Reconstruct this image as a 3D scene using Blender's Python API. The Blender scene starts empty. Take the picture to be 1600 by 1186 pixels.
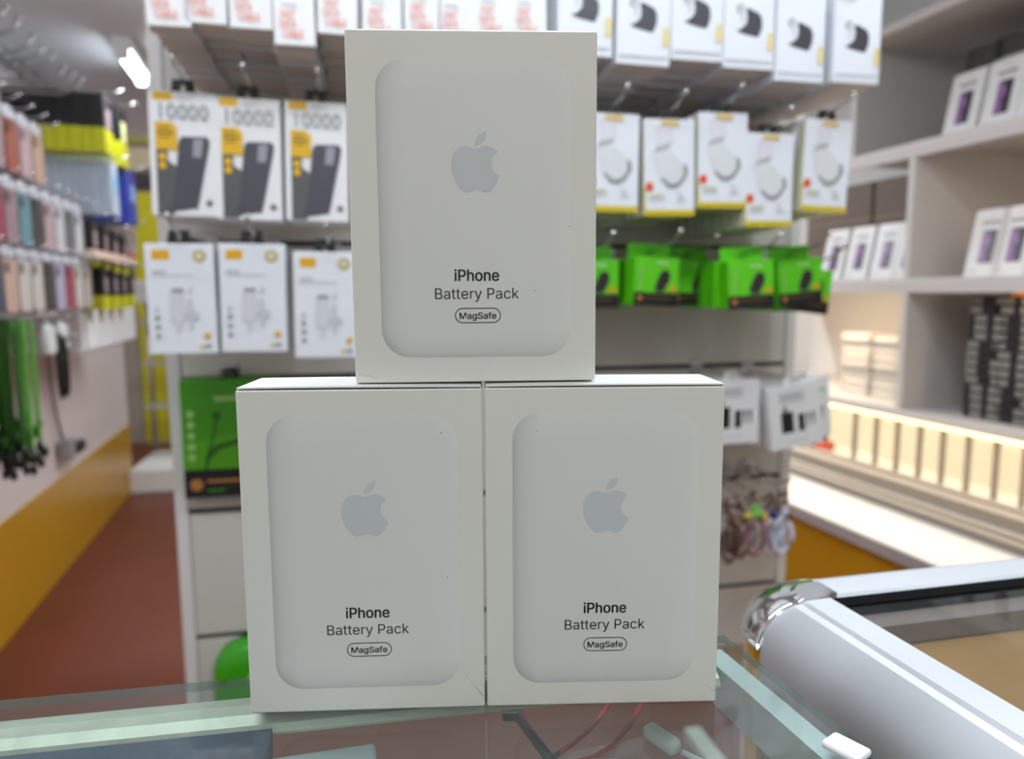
import bpy, bmesh, math, random
from mathutils import Vector, Matrix

random.seed(7)
SC = bpy.context.scene
COL = SC.collection

# ------------------------------------------------------------------ camera, world, lights, exposure
F_PX, PITCH, ROLL, CAM_Z = 1120.95, 0.1186, 0.0047, 0.1403
cam_d = bpy.data.cameras.new('camera')
cam = bpy.data.objects.new('camera', cam_d)
COL.objects.link(cam)
cam_d.sensor_fit = 'HORIZONTAL'
cam_d.sensor_width = 36.0
cam_d.lens = F_PX / 1600 * 36
cam_d.clip_start = 0.01
cam_d.clip_end = 60
cam_d.dof.use_dof = True
cam_d.dof.focus_distance = 0.236
cam_d.dof.aperture_fstop = 9.2
cam.matrix_world = (Matrix.Translation((0, 0, CAM_Z)) @ Matrix.Rotation(math.pi / 2 - PITCH, 4, 'X')
                    @ Matrix.Rotation(-ROLL, 4, 'Z'))
SC.camera = cam

SC.view_settings.view_transform = 'Standard'
SC.view_settings.look = 'None'
SC.view_settings.gamma = 1.0
SC.view_settings.use_curve_mapping = False
SC.view_settings.exposure = 0.0

world = bpy.data.worlds.new('world')
SC.world = world
world.use_nodes = True
_bg = world.node_tree.nodes['Background']
_bg.inputs[0].default_value = (0.97, 0.97, 0.94, 1)     # overcast street daylight through the open shop front
_bg.inputs[1].default_value = 0.46


def area_light(name, loc, size, energy, color=(1, 1, 1), rot=(0, 0, 0), size_y=None):
    d = bpy.data.lights.new(name, 'AREA')
    d.energy = energy
    d.color = color
    d.size = size
    if size_y:
        d.shape = 'RECTANGLE'
        d.size_y = size_y
    o = bpy.data.objects.new(name, d)
    o.location = loc
    o.rotation_euler = rot
    COL.objects.link(o)
    return o


COOL = (0.90, 0.95, 1.0)
CEIL_Z = 0.95                       # low loft ceiling over the sales floor
BACK_CEIL_Z = 1.75                  # beyond the edge of the loft
YAW = math.radians(16.7)
ACROSS = math.radians(102)
# LED battens under the loft ceiling, all but the short one added unseen for light (their housings are built further down): x, y, length, watts, heading
BATTENS = [(-0.02, 0.36, 1.3, 8.0, ACROSS), (0.10, -0.55, 0.9, 2.6, YAW), (-0.72, 1.70, 0.9, 5.5, YAW), (-1.27, 2.52, 0.34, 3.5, YAW),
           (0.62, 0.95, 0.6, 2.0, YAW), (-0.15, 2.75, 1.3, 26.0, ACROSS)]
for bx, by, bl, bw, ba in BATTENS:
    area_light('batten_light', (bx, by, CEIL_Z - 0.07), 0.05, bw, COOL, (0, 0, ba), bl)

area_light('batten_light', (-1.6, 4.45, BACK_CEIL_Z - 0.07), 0.05, 16, COOL, (0, 0, ACROSS), 1.2)  # unseen batten added to light the back board and floor

# ------------------------------------------------------------------ image-to-room geometry
CP, SP = math.cos(PITCH), math.sin(PITCH)
CR, SR = math.cos(ROLL), math.sin(ROLL)


def ray(u, v):
    x, y = u - 800.0, 593.0 - v
    x, y = CR * x + SR * y, -SR * x + CR * y
    return Vector((x / F_PX, CP + SP * y / F_PX, -SP + CP * y / F_PX))


def on_level(u, v, z):
    d = ray(u, v)
    return Vector((0, 0, CAM_Z)) + d * ((z - CAM_Z) / d.z)


def on_upright(u, v, p, n):
    d = ray(u, v)
    t = (n[0] * p[0] + n[1] * p[1]) / (n[0] * d.x + n[1] * d.y)
    return Vector((0, 0, CAM_Z)) + d * t


class Frame:
    """An upright plane of the room: t runs along it, off comes out of it towards the shopper, z is up."""
    def __init__(self, p, direction):
        self.p = Vector((p[0], p[1]))
        self.d = Vector(direction).normalized()
        self.n = Vector((self.d.y, -self.d.x))
        self.rz = math.atan2(self.d.y, self.d.x)

    def at(self, t, off, z):
        q = self.p + self.d * t + self.n * off
        return Vector((q.x, q.y, z))

    def px(self, u, v, off):
        q = on_upright(u, v, self.p + self.n * off, self.n)
        r = Vector((q.x, q.y)) - self.p
        return r.dot(self.d), q.z


A_PANEL = math.radians(12)
PANEL = Frame((-0.05, 1.25), (math.cos(A_PANEL), math.sin(A_PANEL)))
LEFT = Frame((-1.5987, 2.1205), (-0.30, 1))
SHELF = Frame((1.517, 0.0), (0.29, -1))          # t runs towards the shopper's end
FLOOR_Z = -0.95


# ------------------------------------------------------------------ materials
def lin(c):
    r = []
    for x in c:
        x /= 255.0
        r.append(x / 12.92 if x <= 0.04045 else ((x + 0.055) / 1.055) ** 2.4)
    return tuple(r)


_M = {}


def mat(name, rgb, rough=0.5, metal=0.0, vary=0.05, scale=30.0, bump=0.0, spec=0.5, emit=0.0, coat=0.0):
    if name in _M:
        return _M[name]
    m = bpy.data.materials.new(name)
    m.use_nodes = True
    nt = m.node_tree
    b = nt.nodes['Principled BSDF']
    c = lin(rgb)
    b.inputs['Roughness'].default_value = rough
    b.inputs['Metallic'].default_value = metal
    b.inputs['Specular IOR Level'].default_value = spec
    b.inputs['Coat Weight'].default_value = coat
    tc = nt.nodes.new('ShaderNodeTexCoord')
    nz = nt.nodes.new('ShaderNodeTexNoise')
    nz.inputs['Scale'].default_value = scale
    nz.inputs['Detail'].default_value = 3
    nt.links.new(tc.outputs['Object'], nz.inputs['Vector'])
    mx = nt.nodes.new('ShaderNodeMix')
    mx.data_type = 'RGBA'
    mx.inputs['A'].default_value = tuple(x * (1 - vary) for x in c) + (1,)
    mx.inputs['B'].default_value = tuple(min(1, x * (1 + vary)) for x in c) + (1,)
    nt.links.new(nz.outputs['Fac'], mx.inputs['Factor'])
    nt.links.new(mx.outputs['Result'], b.inputs['Base Color'])
    if emit:
        b.inputs['Emission Color'].default_value = c + (1,)
        b.inputs['Emission Strength'].default_value = emit
    if bump:
        bp = nt.nodes.new('ShaderNodeBump')
        bp.inputs['Strength'].default_value = bump
        bp.inputs['Distance'].default_value = 0.002
        nt.links.new(nz.outputs['Fac'], bp.inputs['Height'])
        nt.links.new(bp.outputs['Normal'], b.inputs['Normal'])
    _M[name] = m
    return m


def glass(name, tint=(0.93, 0.97, 0.95), rough=0.015, ior=1.5, dirt=0.04):
    """Clear sheet: tinted see-through plus a Fresnel reflection on the outer side, a little dust."""
    if name in _M:
        return _M[name]
    m = bpy.data.materials.new(name)
    m.use_nodes = True
    nt = m.node_tree
    nt.nodes.remove(nt.nodes['Principled BSDF'])
    out = nt.nodes['Material Output']
    tr = nt.nodes.new('ShaderNodeBsdfTransparent')
    tr.inputs[0].default_value = tint + (1,)
    gl = nt.nodes.new('ShaderNodeBsdfGlossy')
    gl.inputs['Roughness'].default_value = rough
    fr = nt.nodes.new('ShaderNodeFresnel')
    fr.inputs[0].default_value = ior
    geo = nt.nodes.new('ShaderNodeNewGeometry')
    inv = nt.nodes.new('ShaderNodeMath')
    inv.operation = 'SUBTRACT'
    inv.inputs[0].default_value = 1.0
    nt.links.new(geo.outputs['Backfacing'], inv.inputs[1])
    mul = nt.nodes.new('ShaderNodeMath')
    mul.operation = 'MULTIPLY'
    nt.links.new(fr.outputs[0], mul.inputs[0])
    nt.links.new(inv.outputs[0], mul.inputs[1])
    df = nt.nodes.new('ShaderNodeBsdfDiffuse')
    df.inputs[0].default_value = (0.8, 0.85, 0.85, 1)
    tc = nt.nodes.new('ShaderNodeTexCoord')
    nz = nt.nodes.new('ShaderNodeTexNoise')
    nz.inputs['Scale'].default_value = 25
    nz.inputs['Detail'].default_value = 6
    nt.links.new(tc.outputs['Object'], nz.inputs['Vector'])
    dm = nt.nodes.new('ShaderNodeMath')
    dm.operation = 'MULTIPLY'
    dm.inputs[1].default_value = dirt
    nt.links.new(nz.outputs['Fac'], dm.inputs[0])
    m1 = nt.nodes.new('ShaderNodeMixShader')
    nt.links.new(dm.outputs[0], m1.inputs[0])
    nt.links.new(tr.outputs[0], m1.inputs[1])
    nt.links.new(df.outputs[0], m1.inputs[2])
    m2 = nt.nodes.new('ShaderNodeMixShader')
    nt.links.new(mul.outputs[0], m2.inputs[0])
    nt.links.new(m1.outputs[0], m2.inputs[1])
    nt.links.new(gl.outputs[0], m2.inputs[2])
    nt.links.new(m2.outputs[0], out.inputs[0])
    _M[name] = m
    return m


def printed(name, rgb):
    """Ink on card whose tone comes from the mesh colour 'ink' (the picture's own printed shading)."""
    m = bpy.data.materials.new(name)
    m.use_nodes = True
    nt = m.node_tree
    b = nt.nodes['Principled BSDF']
    b.inputs['Roughness'].default_value = 0.46
    at = nt.nodes.new('ShaderNodeAttribute')
    at.attribute_name = 'ink'
    mx = nt.nodes.new('ShaderNodeMix')
    mx.data_type = 'RGBA'
    mx.blend_type = 'MULTIPLY'
    mx.inputs['Factor'].default_value = 1
    mx.inputs['A'].default_value = lin(rgb) + (1,)
    nt.links.new(at.outputs['Color'], mx.inputs['B'])
    nt.links.new(mx.outputs['Result'], b.inputs['Base Color'])
    return m


# ------------------------------------------------------------------ mesh building
def circ(cx, cz, rx, rz=None, n=24, a0=0.0):
    rz = rx if rz is None else rz
    return [(cx + rx * math.cos(a0 + 2 * math.pi * k / n), cz + rz * math.sin(a0 + 2 * math.pi * k / n)) for k in range(n)]


def rrect(cx, cz, w, h, r, n=6):
    pts = []
    for (sx, sz, a) in ((1, 1, 0), (-1, 1, 90), (-1, -1, 180), (1, -1, 270)):
        for k in range(n + 1):
            t = math.radians(a + 90 * k / n)
            pts.append((cx + sx * (w / 2 - r) + r * math.cos(t), cz + sz * (h / 2 - r) + r * math.sin(t)))
    return pts


class MB:
    def __init__(self):
        self.bm = bmesh.new()

    def _mi(self, before, mi):
        for f in self.bm.faces:
            if f not in before:
                f.material_index = mi

    def box(self, x0, x1, y0, y1, z0, z1, mi=0, bevel=0.0, seg=2, mi_bottom=None, mi_sides=None, rot=None):
        bm = self.bm
        tmp = bmesh.new()
        bmesh.ops.create_cube(tmp, size=1.0)
        for v in tmp.verts:
            v.co = Vector(((x0 + x1) / 2 + v.co.x * (x1 - x0), (y0 + y1) / 2 + v.co.y * (y1 - y0),
                           (z0 + z1) / 2 + v.co.z * (z1 - z0)))
        for f in tmp.faces:
            f.material_index = mi
            if mi_bottom is not None and f.normal.z < -0.5:
                f.material_index = mi_bottom
            if mi_sides is not None and abs(f.normal.x) > 0.5:
                f.material_index = mi_sides
        if bevel:
            bmesh.ops.bevel(tmp, geom=list(tmp.edges), offset=bevel, segments=seg, affect='EDGES', profile=0.5)
        self._add(tmp, rot)
        return self

    def _add(self, tmp, rot=None):
        if rot is not None:
            bmesh.ops.transform(tmp, matrix=rot, verts=list(tmp.verts))
        vm = {}
        for v in tmp.verts:
            vm[v] = self.bm.verts.new(v.co)
        for f in tmp.faces:
            try:
                g = self.bm.faces.new([vm[v] for v in f.verts])
                g.material_index = f.material_index
                g.smooth = f.smooth
            except ValueError:
                pass
        tmp.free()

    def flat(self, pts, y, mi=0):
        """A printed shape facing -y."""
        vs = [self.bm.verts.new((p[0], y, p[1])) for p in pts]
        f = self.bm.faces.new(vs)
        f.normal_update()
        if f.normal.y > 0:
            f.normal_flip()
        f.material_index = mi
        return self

    def prism(self, pts, y0, y1, mi=0):
        a = [self.bm.verts.new((p[0], y0, p[1])) for p in pts]
        b = [self.bm.verts.new((p[0], y1, p[1])) for p in pts]
        fs = [self.bm.faces.new(a), self.bm.faces.new(list(reversed(b)))]
        n = len(pts)
        for k in range(n):
            fs.append(self.bm.faces.new((a[k], b[k], b[(k + 1) % n], a[(k + 1) % n])))
        for f in fs:
            f.material_index = mi
        return self

    def loft(self, rings, mi=0, closed=True, smooth=False, cap=True):
        """Skin a list of vertex rings (lists of 3-D points)."""
        vr = [[self.bm.verts.new(p) for p in r] for r in rings]
        n = len(vr[0])
        for a, b in zip(vr, vr[1:]):
            for k in range(n if closed else n - 1):
                f = self.bm.faces.new((a[k], a[(k + 1) % n], b[(k + 1) % n], b[k]))
                f.material_index = mi
                f.smooth = smooth
        if cap and closed:
            for r in (vr[0], vr[-1]):
                f = self.bm.faces.new(r)
                f.material_index = mi
        return self

    def tube(self, pts, r, n=8, mi=0):
        pts = [Vector(p) for p in pts]
        rings = []
        for i, p in enumerate(pts):
            t = (pts[min(i + 1, len(pts) - 1)] - pts[max(i - 1, 0)]).normalized()
            up = Vector((0, 0, 1)) if abs(t.z) < 0.9 else Vector((1, 0, 0))
            a = t.cross(up).normalized()
            b = t.cross(a).normalized()
            rr = r[i] if isinstance(r, (list, tuple)) else r
            rings.append([p + a * rr * math.cos(2 * math.pi * k / n) + b * rr * math.sin(2 * math.pi * k / n) for k in range(n)])
        return self.loft(rings, mi, smooth=True)

    def ball(self, c, r, mi=0, seg=10):
        tmp = bmesh.new()
        bmesh.ops.create_uvsphere(tmp, u_segments=seg, v_segments=max(6, seg // 2 + 1), radius=1)
        rr = r if isinstance(r, (tuple, list)) else (r, r, r)
        for v in tmp.verts:
            v.co = Vector((c[0] + v.co.x * rr[0], c[1] + v.co.y * rr[1], c[2] + v.co.z * rr[2]))
        for f in tmp.faces:
            f.material_index = mi
            f.smooth = True
        self._add(tmp)
        return self

    def build(self, name, mats, parent=None, loc=None, rz=0.0, recalc=True):
        if recalc:
            bmesh.ops.recalc_face_normals(self.bm, faces=list(self.bm.faces))
        me = bpy.data.meshes.new(name)
        self.bm.to_mesh(me)
        self.bm.free()
        for m in (mats if isinstance(mats, (list, tuple)) else [mats]):
            me.materials.append(m)
        o = bpy.data.objects.new(name, me)
        COL.objects.link(o)
        if parent:
            o.parent = parent
        if loc is not None:
            o.location = loc
        if rz:
            o.rotation_euler = (0, 0, rz)
        return o


def tag(o, label, cat, group=None):
    o['label'] = label
    o['category'] = cat
    if group:
        o['group'] = group
    return o


def thing(name, label, cat, loc=(0, 0, 0), rz=0.0, group=None):
    o = bpy.data.objects.new(name, None)
    o.empty_display_size = 0.02
    COL.objects.link(o)
    o.location = loc
    o.rotation_euler = (0, 0, rz)
    return tag(o, label, cat, group)


def struct(o):
    o['kind'] = 'structure'
    return o


def dup(root, loc, rz, label, group=None, tilt=0.0, lean=0.0):
    r = root.copy()
    COL.objects.link(r)
    r.location = loc
    r.rotation_euler = (lean, tilt, rz)
    r['label'] = label
    if group:
        r['group'] = group
    for ch in list(root.children):
        c = ch.copy()
        COL.objects.link(c)
        c.parent = r
        for g in list(ch.children):
            d = g.copy()
            COL.objects.link(d)
            d.parent = c
    return r


ORD = ['first', 'second', 'third', 'fourth', 'fifth', 'sixth', 'seventh', 'eighth', 'ninth', 'tenth', 'eleventh', 'twelfth', 'thirteenth',
       'fourteenth', 'fifteenth', 'sixteenth', 'seventeenth', 'eighteenth']


def text_polys(contours_or_string, height, cx, cz, stretch=1.0, weight=0.0, thicken=0.0):
    """Lettering as a filled flat mesh in the x-z plane; returns a mesh datablock facing -y."""
    def mesh_of(c):
        o = bpy.data.objects.new('lettering', c)
        COL.objects.link(o)
        bpy.context.view_layer.update()
        m = bpy.data.meshes.new_from_object(o.evaluated_get(bpy.context.evaluated_depsgraph_get()))
        bpy.data.objects.remove(o)
        bpy.data.curves.remove(c)
        return m

    if isinstance(contours_or_string, str):
        c = bpy.data.curves.new('lettering', 'FONT')
        c.body = contours_or_string
        c.resolution_u = 2
        c.offset = weight
        me = mesh_of(c)
    else:
        def area(l):
            return sum(p[0] * q[1] - q[0] * p[1] for p, q in zip(l, l[1:] + l[:1]))

        def inside(p, l):
            r = False
            for a, b in zip(l, l[1:] + l[:1]):
                if (a[1] > p[1]) != (b[1] > p[1]) and p[0] < (b[0] - a[0]) * (p[1] - a[1]) / (b[1] - a[1]) + a[0]:
                    r = not r
            return r
        whole = bmesh.new()
        holes = [l for l in contours_or_string if area(l) > 0]
        for outer in [l for l in contours_or_string if area(l) < 0]:
            c = bpy.data.curves.new('lettering', 'CURVE')
            c.dimensions = '2D'
            c.fill_mode = 'BOTH'
            for loop in [outer] + [h for h in holes if inside(h[0], outer)]:
                s = c.splines.new('POLY')
                s.points.add(len(loop) - 1)
                for p, q in zip(s.points, loop):
                    p.co = (q[0], q[1], 0, 1)
                s.use_cyclic_u = True
            c.offset = weight
            m = mesh_of(c)
            whole.from_mesh(m)
            bpy.data.meshes.remove(m)
        me = bpy.data.meshes.new('lettering')
        whole.to_mesh(me)
        whole.free()
    xs = [v.co.x for v in me.vertices]
    ys = [v.co.y for v in me.vertices]
    x0, x1, y1 = min(xs), max(xs), max(ys)
    k = height / y1                                   # y1: cap height above the baseline
    for v in me.vertices:
        v.co = Vector((cx + (v.co.x - (x0 + x1) / 2) * k * stretch, 0.0, cz + v.co.y * k))
    bm = bmesh.new()
    bm.from_mesh(me)
    if thicken:                                       # a heavier cut of the same letters: the outline printed twice, a hair apart
        for v in bm.verts:
            v.co.x -= thicken
        n0 = len(bm.verts)
        bm.from_mesh(me)
        bm.verts.ensure_lookup_table()
        for v in bm.verts[n0:]:
            v.co.x += thicken
    bmesh.ops.triangulate(bm, faces=list(bm.faces))
    for f in bm.faces:
        f.normal_update()
        if f.normal.y > 0:
            f.normal_flip()
    bm.to_mesh(me)
    bm.free()
    me.materials.clear()
    return me


def lettering(name, me, m, parent, y=-0.0004):
    if not me.materials:
        me.materials.append(m)
    o = bpy.data.objects.new(name, me)
    COL.objects.link(o)
    o.parent = parent
    o.location = (0, y, 0)
    return o


def contours(s):
    return [[tuple(map(float, p.split(','))) for p in l.split(' ')] for l in s.split('|')]


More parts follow.
